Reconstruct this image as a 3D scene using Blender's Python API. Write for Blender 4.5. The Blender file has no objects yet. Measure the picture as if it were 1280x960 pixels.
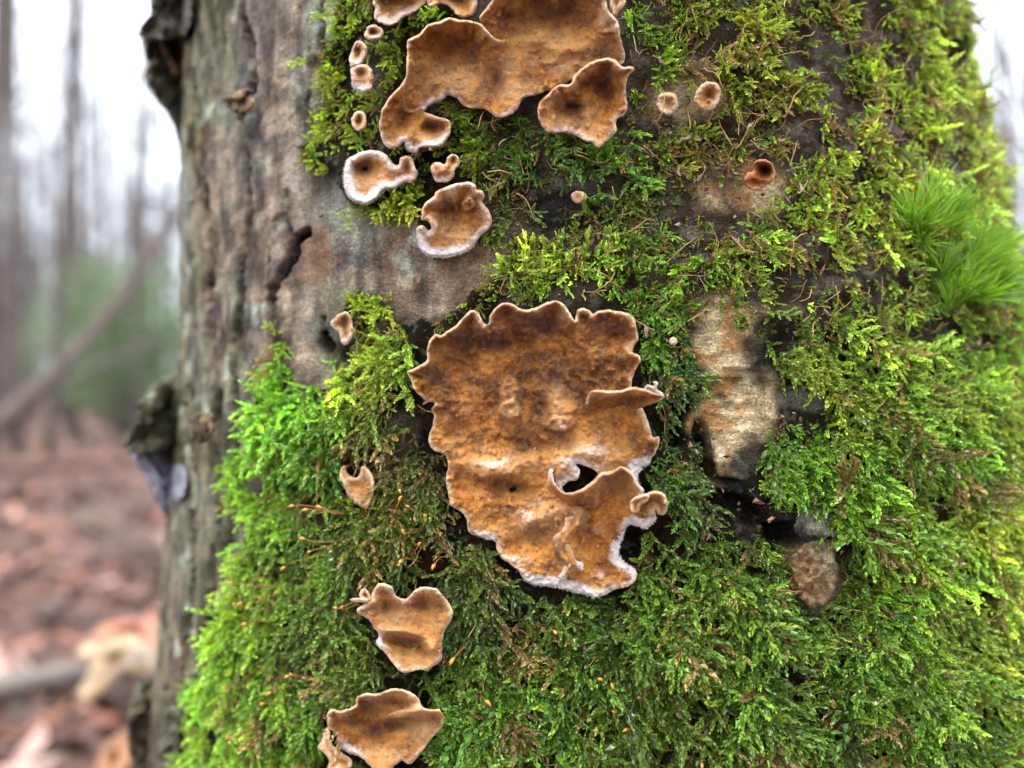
import bpy, math, random
import numpy as np
from mathutils import Matrix, Vector, Euler
random.seed(7)
rng = np.random.default_rng(7)
SC = bpy.context.scene
COL = SC.collection

# ------------------------------------------------------------------ camera, sky, sun
F = 1000.0                      # focal length in pixels of the 1280 px wide photograph
H0 = 0.45                       # camera height above the forest floor (m)
cam = bpy.data.cameras.new('camera')
cam_o = bpy.data.objects.new('camera', cam); COL.objects.link(cam_o)
cam_o.location = (0, 0, H0); cam_o.rotation_euler = (math.radians(90), 0, 0)
cam.sensor_width = 36; cam.lens = 36*F/1280; cam.clip_start = 0.01; cam.clip_end = 500
cam.dof.use_dof = True; cam.dof.focus_distance = 0.196; cam.dof.aperture_fstop = 5.0
SC.camera = cam_o
CAM = np.array([0, 0, H0])

SUN_EL, SUN_AZ = math.radians(64), math.radians(-35)       # azimuth from the camera's back, to its left
sd = Vector((math.sin(SUN_AZ)*math.cos(SUN_EL), -math.cos(SUN_AZ)*math.cos(SUN_EL), math.sin(SUN_EL)))
sun = bpy.data.lights.new('sun', 'SUN'); sun.energy = 1.3; sun.angle = math.radians(18); sun.color = (1, 0.97, 0.93)
sun_o = bpy.data.objects.new('sun', sun); COL.objects.link(sun_o)
sun_o.rotation_euler = sd.to_track_quat('Z', 'Y').to_euler(); sun_o.location = (0, 0, 6)

W = bpy.data.worlds.new('World'); SC.world = W; W.use_nodes = True
wn = W.node_tree.nodes; wl = W.node_tree.links
bg = wn['Background']; bg.inputs['Strength'].default_value = 0.12
sky = wn.new('ShaderNodeTexSky'); sky.sky_type = 'NISHITA'; sky.sun_disc = False
sky.sun_elevation = SUN_EL; sky.sun_rotation = math.atan2(sd.x, sd.y)
sky.air_density = 1.0; sky.dust_density = 2.0
mx = wn.new('ShaderNodeMix'); mx.data_type = 'RGBA'; mx.inputs[0].default_value = 0.82
tc = wn.new('ShaderNodeTexCoord'); sx = wn.new('ShaderNodeSeparateXYZ'); wl.new(tc.outputs['Generated'], sx.inputs[0])
cl = wn.new('ShaderNodeMapRange'); wl.new(sx.outputs['Z'], cl.inputs[0])          # overcast sky: three times as bright overhead as at the horizon
for _i, _v in zip((1, 2, 3, 4), (0.0, 1.0, 1.0, 3.0)): cl.inputs[_i].default_value = _v
cc = wn.new('ShaderNodeVectorMath'); cc.operation = 'SCALE'; cc.inputs[0].default_value = (6.9, 7.4, 8.1); wl.new(cl.outputs[0], cc.inputs['Scale'])
wl.new(cc.outputs[0], mx.inputs[7])
wl.new(sky.outputs[0], mx.inputs[6]); wl.new(mx.outputs[2], bg.inputs['Color'])
SC.view_settings.view_transform = 'Standard'; SC.view_settings.look = 'None'
SC.view_settings.exposure = 1.25; SC.view_settings.gamma = 1.0; SC.view_settings.use_curve_mapping = False
SC.render.engine = 'CYCLES'
SC.cycles.max_bounces = 6; SC.cycles.transparent_max_bounces = 4; SC.cycles.use_denoising = True
SC.cycles.diffuse_bounces = 3; SC.cycles.glossy_bounces = 2; SC.cycles.transmission_bounces = 4

# ------------------------------------------------------------------ numpy noise
def _hash(ix, iy, iz, seed):
    h = (ix*374761393 + iy*668265263 + iz*2147483647 + seed*974634777) & 0xffffffff
    h = ((h ^ (h >> 13))*1274126177) & 0xffffffff
    return ((h ^ (h >> 16)) & 0xffff)/65535.0
def vnoise(x, y, z=0.0, seed=0):
    x, y, z = np.broadcast_arrays(np.asarray(x, float), np.asarray(y, float), np.asarray(z, float))
    ix, iy, iz = np.floor(x).astype(np.int64), np.floor(y).astype(np.int64), np.floor(z).astype(np.int64)
    fx, fy, fz = x-ix, y-iy, z-iz
    fx = fx*fx*(3-2*fx); fy = fy*fy*(3-2*fy); fz = fz*fz*(3-2*fz)
    r = 0
    flat = np.all(z == z.flat[0]) and float(z.flat[0]).is_integer() if z.size else True
    for dz in ((0,) if flat else (0, 1)):
        wz = 1.0 if flat else (fz if dz else 1-fz)
        for dy in (0, 1):
            wy = fy if dy else 1-fy
            for dx in (0, 1):
                wx = fx if dx else 1-fx
                r = r + wx*wy*wz*_hash(ix+dx, iy+dy, iz+dz, seed)
    return r*2-1
def fbm(x, y, z=0.0, seed=0, o=4):
    a, s, t = 1.0, 0.0, 0.0
    for k in range(o):
        s = s + a*vnoise(x*2**k, y*2**k, z*2**k if np.ndim(z) else 0, seed+k); t += a; a *= 0.5
    return s/t
def sstep(a, b, x):
    t = np.clip((x-a)/(b-a), 0, 1); return t*t*(3-2*t)

# ------------------------------------------------------------------ the trunk's smooth shape
TV = np.array([-900, -400, -150, 0, 200, 400, 600, 800, 960, 1150, 1400.])
TL = np.array([250, 245, 236, 229, 229, 226, 212, 196, 182, 120, 20.])
TR = np.array([1110, 1140, 1160, 1180, 1216, 1268, 1322, 1364, 1398, 1470, 1600.])
def trunk_rc(z):
    v = 480-(z-H0)*F/0.33
    l = np.interp(v, TV, TL); r = np.interp(v, TV, TR)
    al, ar = np.arctan((l-640)/F), np.arctan((r-640)/F)
    h, c = (ar-al)/2, (ar+al)/2
    D = 0.2/(1-np.sin(h))
    return D*np.sin(c), D*np.cos(c), D*np.sin(h)
def surf(u, v):
    """first point of the smooth trunk seen along the ray through photo pixel (u, v), its normal and the ray"""
    u = np.asarray(u, float); v = np.asarray(v, float)
    dx, dz = (u-640)/F, (480-v)/F
    t = np.full(u.shape, 0.22)
    for _ in range(14):
        cx, cy, R = trunk_rc(H0+dz*t)
        a = dx*dx+1; b = dx*cx+cy; c = cx*cx+cy*cy-R*R
        t = 0.4*t+0.6*(b-np.sqrt(np.maximum(b*b-a*c, 0)))/a
    P = np.stack([dx*t, t, H0+dz*t], -1)
    cx, cy, R = trunk_rc(P[..., 2])
    n = np.stack([P[..., 0]-cx, P[..., 1]-cy, np.zeros_like(t)], -1)
    n /= np.linalg.norm(n, axis=-1, keepdims=True)
    d = np.stack([dx, np.ones_like(dx), dz], -1)
    return P, n, d, t
def proj(P):
    y = np.maximum(P[..., 1], 1e-3)
    return 640+F*P[..., 0]/y, 480-F*(P[..., 2]-H0)/y

# ------------------------------------------------------------------ helpers: objects
def props(o, label=None, cat=None, group=None, kind=None):
    if label: o['label'] = label
    if cat: o['category'] = cat
    if group: o['group'] = group
    if kind: o['kind'] = kind
    return o
def empty(name, loc=(0, 0, 0), **k):
    o = bpy.data.objects.new(name, None); COL.objects.link(o); o.location = loc
    o.empty_display_size = 0.01
    return props(o, **k)
def mesh_obj(name, V, Fc, mat, parent=None, smooth=True, attrs=None, link=True):
    V = np.asarray(V, float)
    me = bpy.data.meshes.new(name)
    me.from_pydata(V.tolist(), [], Fc if isinstance(Fc, list) else Fc.tolist())
    if smooth: me.polygons.foreach_set('use_smooth', np.ones(len(me.polygons), bool))
    for k, a in (attrs or {}).items():
        a = np.asarray(a, float)
        if a.ndim == 1:
            at = me.attributes.new(k, 'FLOAT', 'POINT'); at.data.foreach_set('value', a.astype(np.float32))
        else:
            at = me.attributes.new(k, 'FLOAT_COLOR', 'POINT')
            at.data.foreach_set('color', np.c_[a, np.ones(len(a))].astype(np.float32).ravel())
    if mat: me.materials.append(mat)
    me.update()
    o = bpy.data.objects.new(name, me)
    if link: COL.objects.link(o)
    if parent: o.parent = parent
    return o
def re_origin(o, p):
    """put the mesh object's origin at p"""
    p = Vector(p); o.data.transform(Matrix.Translation(-p)); o.location = o.location+p if not o.parent else o.location
def tube(pts, rad, ns=8, cap=True):
    pts = np.asarray(pts, float); rad = np.broadcast_to(np.asarray(rad, float), (len(pts),))
    T = np.gradient(pts, axis=0); T /= np.linalg.norm(T, axis=1, keepdims=True)+1e-12
    V = []; up = np.array([0.3, 0.2, 1.0]) if abs(T[0][2]) < 0.9 else np.array([1.0, 0.1, 0])
    for p, t, r in zip(pts, T, rad):
        a = np.cross(t, up); a /= np.linalg.norm(a)+1e-12; b = np.cross(t, a); up = -np.cross(t, a)*0+np.cross(a, t)
        ang = np.arange(ns)*2*np.pi/ns
        V.append(p+r*(np.cos(ang)[:, None]*a+np.sin(ang)[:, None]*b))
    V = np.concatenate(V); Q = []
    for i in range(len(pts)-1):
        for k in range(ns):
            Q.append([i*ns+k, i*ns+(k+1) % ns, (i+1)*ns+(k+1) % ns, (i+1)*ns+k])
    if cap: Q.append(list(range(ns))[::-1]); Q.append([(len(pts)-1)*ns+k for k in range(ns)])
    return V, Q
def merge(parts):
    Vs, Fs, n = [], [], 0
    for V, Q in parts:
        Vs.append(np.asarray(V)); Fs += [[i+n for i in q] for q in Q]; n += len(V)
    return np.concatenate(Vs), Fs

# ------------------------------------------------------------------ helpers: materials
def new_mat(name):
    m = bpy.data.materials.new(name); m.use_nodes = True
    nt = m.node_tree; nt.nodes.clear()
    return m, nt.nodes, nt.links
class NG:
    def __init__(s, name):
        s.m, s.n, s.l = new_mat(name)
        s.out = s.n.new('ShaderNodeOutputMaterial')
    def node(s, t, **k):
        x = s.n.new(t)
        for a, b in k.items(): setattr(x, a, b)
        return x
    def set(s, sock, v):
        if hasattr(v, 'is_output') or isinstance(v, bpy.types.NodeSocket): s.l.new(v, sock)
        elif isinstance(v, (tuple, list)) and len(v) == 3 and sock.type == 'RGBA': sock.default_value = (*v, 1)
        else: sock.default_value = v
    def attr(s, name, typ='GEOMETRY'):
        x = s.node('ShaderNodeAttribute', attribute_type=typ); x.attribute_name = name; return x
    def noise(s, scale, detail=4, rough=0.6, vec=None, dist=0.0):
        x = s.node('ShaderNodeTexNoise'); x.inputs['Scale'].default_value = scale
        x.inputs['Detail'].default_value = detail; x.inputs['Roughness'].default_value = rough
        x.inputs['Distortion'].default_value = dist
        s.l.new(vec or s.pos(), x.inputs['Vector']); return x.outputs['Fac']
    def pos(s):
        if not hasattr(s, '_p'): s._p = s.node('ShaderNodeNewGeometry').outputs['Position']
        return s._p
    def obj(s):
        if not hasattr(s, '_o'): s._o = s.node('ShaderNodeTexCoord').outputs['Object']
        return s._o
    def scalev(s, v, sc):
        x = s.node('ShaderNodeVectorMath', operation='MULTIPLY'); s.l.new(v, x.inputs[0]); x.inputs[1].default_value = sc
        return x.outputs[0]
    def mix(s, f, a, b, mode='MIX'):
        x = s.node('ShaderNodeMix', data_type='RGBA', blend_type=mode)
        s.set(x.inputs[0], f); s.set(x.inputs[6], a); s.set(x.inputs[7], b); return x.outputs[2]
    def math(s, op, a, b=0.0, c=None, clamp=False):
        x = s.node('ShaderNodeMath', operation=op, use_clamp=clamp); s.set(x.inputs[0], a); s.set(x.inputs[1], b)
        if c is not None: s.set(x.inputs[2], c)
        return x.outputs[0]
    def ramp(s, f, stops):
        x = s.node('ShaderNodeValToRGB'); e = x.color_ramp.elements
        while len(e) < len(stops): e.new(0.5)
        for i, (p, c) in enumerate(stops):
            e[i].position = p; e[i].color = (*c, 1) if len(c) == 3 else c
        s.set(x.inputs[0], f); return x.outputs[0]
    def maprange(s, f, a, b, c=0.0, d=1.0):
        x = s.node('ShaderNodeMapRange'); s.set(x.inputs[0], f)
        for i, v in zip((1, 2, 3, 4), (a, b, c, d)): x.inputs[i].default_value = v
        return x.outputs[0]
    def bump(s, h, dist, strength=1.0, normal=None):
        x = s.node('ShaderNodeBump'); x.inputs['Strength'].default_value = strength
        x.inputs['Distance'].default_value = dist; s.l.new(h, x.inputs['Height'])
        if normal: s.l.new(normal, x.inputs['Normal'])
        return x.outputs[0]
    def pbsdf(s, col, rough=0.6, normal=None, spec=0.5, coat=0.0, coat_rough=0.1, sss=0.0, sss_scale=0.001):
        x = s.node('ShaderNodeBsdfPrincipled'); s.set(x.inputs['Base Color'], col); s.set(x.inputs['Roughness'], rough)
        s.set(x.inputs['Specular IOR Level'], spec)
        s.set(x.inputs['Coat Weight'], coat); s.set(x.inputs['Coat Roughness'], coat_rough)
        if sss:
            x.inputs['Subsurface Weight'].default_value = sss; x.inputs['Subsurface Scale'].default_value = sss_scale
            x.inputs['Subsurface Radius'].default_value = (1.0, 0.5, 0.25)
        if normal: s.l.new(normal, x.inputs['Normal']); s.l.new(normal, x.inputs['Coat Normal'])
        return x
    def done(s, sh): s.l.new(sh, s.out.inputs['Surface']); return s.m

# fungus: colour from growth zones (distance to the rim), white margin; dark = brown pigment plus shade painted under rims and in pits
def fungus_mat(name='crust_fungus', tint=None):
    g = NG(name)
    zc = g.attr('zone').outputs['Fac']; wh = g.attr('white').outputs['Fac']; dk = g.attr('dark').outputs['Fac']; pl = g.attr('pale').outputs['Fac']
    n1 = g.noise(170, 5, 0.65); n2 = g.noise(900, 4, 0.6); n3 = g.noise(3500, 3, 0.6)
    z2 = g.math('ADD', zc, g.math('MULTIPLY', g.math('SUBTRACT', n2, 0.5), 1.6))
    base = g.ramp(n1, [(0.38, (0.085, 0.026, 0.006)), (0.46, (0.26, 0.086, 0.010)), (0.53, (0.48, 0.180, 0.015)), (0.64, (0.68, 0.32, 0.05))])
    base = g.mix(g.maprange(n2, 0.4, 0.72, 0, 0.65), base, (0.40, 0.125, 0.006))
    base = g.mix(g.maprange(n3, 0.52, 0.68, 0, 0.55), base, (0.50, 0.30, 0.12))
    n5 = g.noise(430, 4, 0.7); base = g.mix(g.maprange(n5, 0.54, 0.68, 0, 0.7), base, (0.11, 0.036, 0.012))
    base = g.mix(g.maprange(n5, 0.43, 0.33, 0, 0.55), base, (0.56, 0.34, 0.13))
    zv = g.node('ShaderNodeCombineXYZ'); g.l.new(g.math('MULTIPLY_ADD', g.math('SUBTRACT', n1, .5), 5.0, g.math('MULTIPLY', zc, 1.1)), zv.inputs[0])
    bands = g.noise(1.0, 3, .6, zv.outputs[0]); base = g.mix(g.maprange(bands, .5, .66, 0, .5), base, g.mix(1.0, base, (.42, .34, .3), 'MULTIPLY')); base = g.mix(g.maprange(bands, .46, .34, 0, .4), base, (.62, .36, .12))
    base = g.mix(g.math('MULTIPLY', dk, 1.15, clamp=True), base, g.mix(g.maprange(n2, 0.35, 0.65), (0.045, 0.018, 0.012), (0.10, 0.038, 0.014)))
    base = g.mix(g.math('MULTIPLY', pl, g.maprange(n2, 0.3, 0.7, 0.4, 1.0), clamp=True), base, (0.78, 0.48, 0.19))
    rim = g.ramp(g.maprange(z2, 0, 5), [(0.0, (0.82, 0.61, 0.38)), (0.12, (0.66, 0.42, 0.20)), (0.3, (0.44, 0.20, 0.055)), (1.0, (0.30, 0.11, 0.018))])
    c = g.mix(g.math('MULTIPLY', g.maprange(z2, 0.5, 2.3, 1, 0), g.maprange(g.noise(260, 3, .6), .36, .52, .35, 1.0)), base, rim)
    wm = g.math('MULTIPLY_ADD', g.math('SUBTRACT', n2, 0.5), 1.3, wh)
    c = g.mix(g.maprange(wm, 0.25, 0.95), c, g.mix(n3, (0.62, 0.54, 0.43), (0.92, 0.89, 0.84)))
    c = g.mix(1.0, c, (1.10, 1.05, 1.12), 'MULTIPLY')
    if tint: c = g.mix(1.0, c, tint, 'MULTIPLY')
    h = g.math('ADD', g.math('MULTIPLY', n2, 0.9), g.math('MULTIPLY', n3, 0.6))
    nb = g.bump(h, 0.0015, 1.0)
    n4 = g.noise(420, 3, 0.5)
    wet = g.maprange(n4, 0.42, 0.56, 0.08, 1.0)
    wet = g.math('MULTIPLY', wet, g.math('SUBTRACT', 1.0, g.maprange(wm, 0.3, 0.6)))
    p = g.pbsdf(c, 0.6, nb, 0.2, wet, 0.05, 0.05, 0.001)
    g.l.new(g.bump(n3, 0.0022, 1.0), p.inputs['Coat Normal'])
    return g.done(p.outputs[0])
def moss_mat(name, typ='INSTANCER'):
    g = NG(name)
    mc = g.attr('mcol', typ).outputs['Color']; tip = g.attr('tip').outputs['Fac']
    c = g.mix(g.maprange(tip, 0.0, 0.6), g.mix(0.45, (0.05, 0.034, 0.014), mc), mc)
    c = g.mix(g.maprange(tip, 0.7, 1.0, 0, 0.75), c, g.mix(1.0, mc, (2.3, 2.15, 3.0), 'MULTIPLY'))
    rn = g.noise(900, 2, 0.5)
    c = g.mix(g.maprange(rn, 0.3, 0.7, 0.0, 0.4), c, g.mix(1.0, c, (0.5, 0.55, 0.4), 'MULTIPLY'))
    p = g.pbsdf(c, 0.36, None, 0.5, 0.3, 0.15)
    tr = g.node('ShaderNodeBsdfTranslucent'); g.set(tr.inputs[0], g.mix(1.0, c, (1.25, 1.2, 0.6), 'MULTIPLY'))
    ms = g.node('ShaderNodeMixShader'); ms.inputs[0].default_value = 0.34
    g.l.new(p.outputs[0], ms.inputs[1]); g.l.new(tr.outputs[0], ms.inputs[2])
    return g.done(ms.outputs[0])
def bark_mat():
    g = NG('weathered_bark')
    c = g.attr('bcol').outputs['Color']; wetm = g.attr('wet').outputs['Fac']
    gr = g.noise(1.0, 5, 0.7, g.scalev(g.pos(), (420, 420, 1300)), 1.2)     # fine horizontal wrinkles
    n2 = g.noise(1400, 4, 0.65); n3 = g.noise(330, 4, 0.6)
    c = g.mix(g.maprange(gr, 0.32, 0.6, 0.6, 0.0), c, g.mix(1.0, c, (0.34, 0.31, 0.29), 'MULTIPLY'))
    c = g.mix(g.maprange(n2, 0.52, 0.68, 0.0, 0.8), c, g.mix(1.0, c, (1.9, 1.9, 1.8), 'MULTIPLY'))
    c = g.mix(g.maprange(n2, 0.47, 0.34, 0.0, 0.8), c, g.mix(1.0, c, (.36, .33, .32), 'MULTIPLY'))
    c = g.mix(g.maprange(n3, 0.56, 0.7, 0.0, 0.45), c, (0.17, 0.19, 0.14))
    h = g.math('ADD', g.math('MULTIPLY', gr, 0.7), g.math('MULTIPLY', n2, 0.9))
    nb = g.bump(h, 0.0022, 1.0)
    p = g.pbsdf(c, g.maprange(n3, 0.3, 0.7, 0.5, 0.8), nb, g.math('MULTIPLY', wetm, 0.6), g.math('MULTIPLY', wetm, 0.4), 0.2)
    return g.done(p.outputs[0])
def simple_mat(name, stops, scale=20, rough=0.7, bump=0.0, bscale=None, coat=0.0, use_obj=False, sss=0, spec=0.5):
    g = NG(name); v = g.obj() if use_obj else g.pos()
    n = g.noise(scale, 5, 0.65, v)
    c = g.ramp(n, stops)
    nb = g.bump(g.noise(bscale or scale*3, 4, 0.6, v), bump, 0.8) if bump else None
    return g.done(g.pbsdf(c, rough, nb, spec, coat, 0.12, sss).outputs[0])
M_FUNGUS = fungus_mat(); M_RUSTY = fungus_mat('rusty_fungus', (.72, .45, .28)); M_MOSS = moss_mat('moss'); M_BARK = bark_mat()

# ------------------------------------------------------------------ outlines: catmull-rom, inside test, distance
def smooth_closed(P, step=1.5):
    P = np.asarray(P, float); n = len(P); out = []
    for i in range(n):
        p0, p1, p2, p3 = P[(i-1) % n], P[i], P[(i+1) % n], P[(i+2) % n]
        m = max(2, int(np.hypot(*(p2-p1)[:2])/step)); t = (np.arange(m)/m)[:, None]
        out.append(0.5*((2*p1)+(-p0+p2)*t+(2*p0-5*p1+4*p2-p3)*t**2+(-p0+3*p1-3*p2+p3)*t**3))
    return np.concatenate(out)
def inside(u, v, P):
    r = np.zeros(u.shape, bool); x, y = P[:, 0], P[:, 1]; x2, y2 = np.roll(x, -1), np.roll(y, -1)
    for a, b, c, d in zip(x, y, x2, y2):
        if b == d: continue
        m = ((b > v) != (d > v)) & (u < (c-a)*(v-b)/(d-b)+a)
        r ^= m
    return r
def nearest(u, v, P):
    D = np.empty(u.shape); I = np.empty(u.shape, int)
    for s in range(0, len(u), 4000):
        d = (u[s:s+4000, None]-P[None, :, 0])**2+(v[s:s+4000, None]-P[None, :, 1])**2
        I[s:s+4000] = d.argmin(1); D[s:s+4000] = np.sqrt(d.min(1))
    return D, I
def liftavg(u, v, P, k):
    out = np.empty((len(u), P.shape[1]-2))
    for s in range(0, len(u), 4000):
        d = (u[s:s+4000, None]-P[None, :, 0])**2+(v[s:s+4000, None]-P[None, :, 1])**2
        w = 1/(d+6.0)**k; out[s:s+4000] = (w@P[:, 2:])/w.sum(1)[:, None]
    return out
FUNGUS_SHAPES = []                                        # footprints kept free of moss
def sheet(name, outline, parent, base=3.0, L=4.5, thick=1.2, rim=0.9, holes=(), bumps=(), ridges=(), whites=(), darks=(), pales=(), step=1.7,
          crinkle=0.9, seed=0, mat=None, noise_amp=1.0, edge_drop=0.9, foot=True, hairs=True, pleat=0.22, tilt=(0, 0), zs=1.0):
    """A leathery crust: the outline in photo pixels with (x, y, lift mm, white) per point is laid on the trunk's surface
    with its own distance, thickness and relief.  Returns the mesh object."""
    rings = [smooth_closed(outline)]+[smooth_closed(h) for h in holes]
    for k, R in enumerate(rings):
        s = np.arange(len(R))
        nx = np.gradient(R[:, 1]); ny = -np.gradient(R[:, 0]); q = np.hypot(nx, ny)+1e-9
        a = crinkle*(fbm(s/7.0, seed+3.0+k, 0, seed+11, 2)+0.5*vnoise(s/2.2, seed+9.0, 0, seed+5))
        R[:, 0] += a*nx/q; R[:, 1] += a*ny/q
    if foot: FUNGUS_SHAPES.append((rings[0][:, :2], [r[:, :2] for r in rings[1:]]))
    A = np.concatenate(rings)
    x0, y0, x1, y1 = rings[0][:, 0].min(), rings[0][:, 1].min(), rings[0][:, 0].max(), rings[0][:, 1].max()
    gx = np.arange(x0-step, x1+2*step, step); gy = np.arange(y0-step, y1+2*step, step)
    U, Vv = np.meshgrid(gx, gy); nx, ny = len(gx), len(gy); u, v = U.ravel(), Vv.ravel()
    def ins(a, b):
        r = inside(a, b, rings[0])
        for h in rings[1:]: r &= ~inside(a, b, h)
        return r
    I, J = np.meshgrid(np.arange(nx-1), np.arange(ny-1)); q = (J*nx+I).ravel()
    Q = np.stack([q, q+1, q+1+nx, q+nx], 1)
    cin = ins(u[Q].mean(1), v[Q].mean(1)); Q = Q[cin]
    used = np.unique(Q); remap = -np.ones(len(u), int); remap[used] = np.arange(len(used)); Q = remap[Q]; u, v = u[used], v[used]
    # boundary vertices snap to the outline
    E = np.concatenate([Q[:, [0, 1]], Q[:, [1, 2]], Q[:, [2, 3]], Q[:, [3, 0]]])
    key = {}
    for a, b in E.tolist():
        k = (a, b) if a < b else (b, a); key[k] = key.get(k, 0)+1
    bed = [(a, b) for a, b in E.tolist() if key[(a, b) if a < b else (b, a)] == 1]
    bset = np.unique(np.array(bed).ravel())
    d, i = nearest(u[bset], v[bset], A); u[bset], v[bset] = A[i, 0], A[i, 1]
    d, i = nearest(u, v, A)
    d[bset] = 0
    mm = 0.2
    dm = d*mm
    la = liftavg(u, v, A, 1.6); lift, wh = la[:, 0], la[:, 1]; join = np.clip(-1.6*wh, 0, 1); wh = np.maximum(wh, 0)      # negative white marks an edge that is grown together with its neighbour
    Ls = L*(0.55+0.1*np.clip(lift, 0, 8))
    dq = np.maximum(dm-rim*0.7, 0); k_ = np.clip(lift/8, 0, 1)*0.42; g = k_*np.exp(-dq/1.5)+(1-k_)/(1+(dq/Ls)**2)
    h = base+lift*g
    s = np.arange(len(A))[i]
    h += pleat*1.4*np.clip(lift, 0, 7)*g*fbm(s/12.0, d/60.0, 0, seed+21, 3)*np.clip(dm/1.5, 0.3, 1)
    h += noise_amp*(0.9*fbm(u/34, v/34, 0, seed+31, 3)*sstep(0.5, 4, dm)+0.42*fbm(u/10, v/10, 0, seed+41, 3)+0.16*vnoise(u/3.2, v/3.2, 0, seed+43)+0.45*(0.35-np.abs(fbm(u/13, v/13, 0, seed+45, 2)))+0.5*sstep(0.3, 0.62, vnoise(u/6.5, v/6.5, 0, seed+47))*sstep(0.0, 0.4, vnoise(u/40, v/40, 0, seed+48)))
    rimv = rim*(0.35+1.1*np.clip(fbm(s/16.0, 4.4, 0, seed+51, 2)+.4, 0, 1)*1.4); t = np.clip(dm/rimv, 0, 1); h -= edge_drop*(.6+.5*np.clip(fbm(s/11.0, 8.4, 0, seed+52, 2)+.4, 0, 1.3))*(1-.7*join)*(1-np.sqrt(np.maximum(1-(1-t)**2, 0)))
    if name.startswith(('bark_f', 'bark_k', 'bark_p', 'bracket', 'pale_')): h += 1.3*fbm(u/5, v/11, 0, seed+61, 3)
    h += tilt[0]*(u-(x0+x1)/2)*mm+tilt[1]*(v-(y0+y1)/2)*mm
    dark = np.zeros(len(u)); pale = np.zeros(len(u)); white = wh*(1-sstep(0.6+.5*np.clip(wh, 0, 1), 2.0+1.4*np.clip(wh, 0, 1), dm))
    white = np.maximum(white, np.clip(wh-0.8, 0, 1)*3*(1-sstep(0.5, 3.5, dm)))
    def gau(x, y, rx, ry, a=0.0):
        c, s_ = math.cos(math.radians(a)), math.sin(math.radians(a)); X, Y = u-x, v-y
        return np.exp(-((X*c+Y*s_)/rx)**2-((-X*s_+Y*c)/ry)**2)
    for b in bumps:
        x, y, rx, ry, ang, amp = b[:6]; w = gau(x, y, rx, ry, ang)
        if len(b) > 6: w = sstep(0.25, 0.6, w+0.12*fbm(u/6, v/6, 0, seed+3, 2))   # steep-sided knob
        h += 1.35*amp*w
    for pts, wd, amp in ridges:
        S = np.asarray(pts, float); dd = np.full(len(u), 1e9)
        for (ax, ay), (bx, by) in zip(S[:-1, :2], S[1:, :2]):
            tt = np.clip(((u-ax)*(bx-ax)+(v-ay)*(by-ay))/((bx-ax)**2+(by-ay)**2+1e-9), 0, 1)
            dd = np.minimum(dd, np.hypot(u-ax-tt*(bx-ax), v-ay-tt*(by-ay)))
        h += amp*np.exp(-(dd/wd)**2)
    for x, y, rx, ry, w in whites: white = np.maximum(white, 0.72*w*gau(x, y, rx, ry))
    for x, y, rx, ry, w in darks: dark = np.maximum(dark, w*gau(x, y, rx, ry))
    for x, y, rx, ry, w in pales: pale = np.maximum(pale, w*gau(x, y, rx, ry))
    th = thick*(0.45+0.55*t)
    P, n, dr, tt = surf(u, v)
    cs = np.clip(-(n*dr).sum(1)/np.linalg.norm(dr, axis=1), 0.45, 1)
    hr = h/1000/cs
    Pf = CAM+dr*(tt-hr)[:, None]
    Pb = CAM+dr*(tt-hr+th/1000/cs)[:, None]
    N = len(u); V = np.concatenate([Pf, Pb])
    faces = Q[:, ::-1].tolist()+(Q+N).tolist()+[[a, b, b+N, a+N] for a, b in bed]
    zero = np.zeros(N)
    zz = dm*(1.0+1.1*fbm(s/13.0, 2.2, 0, seed+53, 2))*np.clip(1.35-lift*.02, .8, 2)*zs+join*6
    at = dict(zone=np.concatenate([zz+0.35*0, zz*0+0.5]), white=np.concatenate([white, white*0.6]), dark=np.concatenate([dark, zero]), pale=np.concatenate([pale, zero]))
    o = mesh_obj(name, V, faces, mat or M_FUNGUS, parent, True, at)
    if hairs:
        R = rings[0]; hv, hf = [], []; cen = R[:, :2].mean(0)
        sel = np.where(R[:, 3] > 0.72)[0]
        if len(sel) > 3:
            nxr = np.gradient(R[:, 1]); nyr = -np.gradient(R[:, 0]); qn = np.hypot(nxr, nyr)+1e-9
            area = (R[:, 0]*np.roll(R[:, 1], -1)-np.roll(R[:, 0], -1)*R[:, 1]).sum(); sg = 1 if area > 0 else -1
            bp = []
            for k in sel:
                for _ in range(int(9*R[k, 3])):
                    a = rng.normal(0, 0.7); ox, oy = sg*nxr[k]/qn[k], sg*nyr[k]/qn[k]
                    ox, oy = ox*math.cos(a)-oy*math.sin(a), ox*math.sin(a)+oy*math.cos(a)
                    ln = rng.uniform(0.8, 2.6)*R[k, 3]; b0 = rng.uniform(-2.5, 0.8)
                    px_, py_ = R[k, 0]+ox*b0+rng.normal(0, 0.6), R[k, 1]+oy*b0+rng.normal(0, 0.6)
                    bp.append((px_, py_, px_+ox*ln, py_+oy*ln, max(0, R[k, 2])+base-0.5, rng.uniform(-0.9, 0.7)))
            bp = np.array(bp)
            P0, n0, d0, t0 = surf(bp[:, 0], bp[:, 1]); P1, _, d1, t1 = surf(bp[:, 2], bp[:, 3])
            A0 = CAM+d0*(t0-(bp[:, 4])/1000)[:, None]; A1 = CAM+d1*(t1-(bp[:, 4]+bp[:, 5])/1000)[:, None]
            sd_ = np.cross(A1-A0, n0); sd_ /= np.linalg.norm(sd_, axis=1, keepdims=True)+1e-9; sd_ *= 0.00006
            HV = np.stack([A0-sd_, A0+sd_, A1], 1).reshape(-1, 3)
            ho = mesh_obj('margin_fuzz', HV, np.arange(len(HV)).reshape(-1, 3), M_FUZZ, o if parent and parent.parent is None and False else parent, False)
            ho['kind'] = 'stuff'
    return o
g = NG('white_fuzz')
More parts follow.
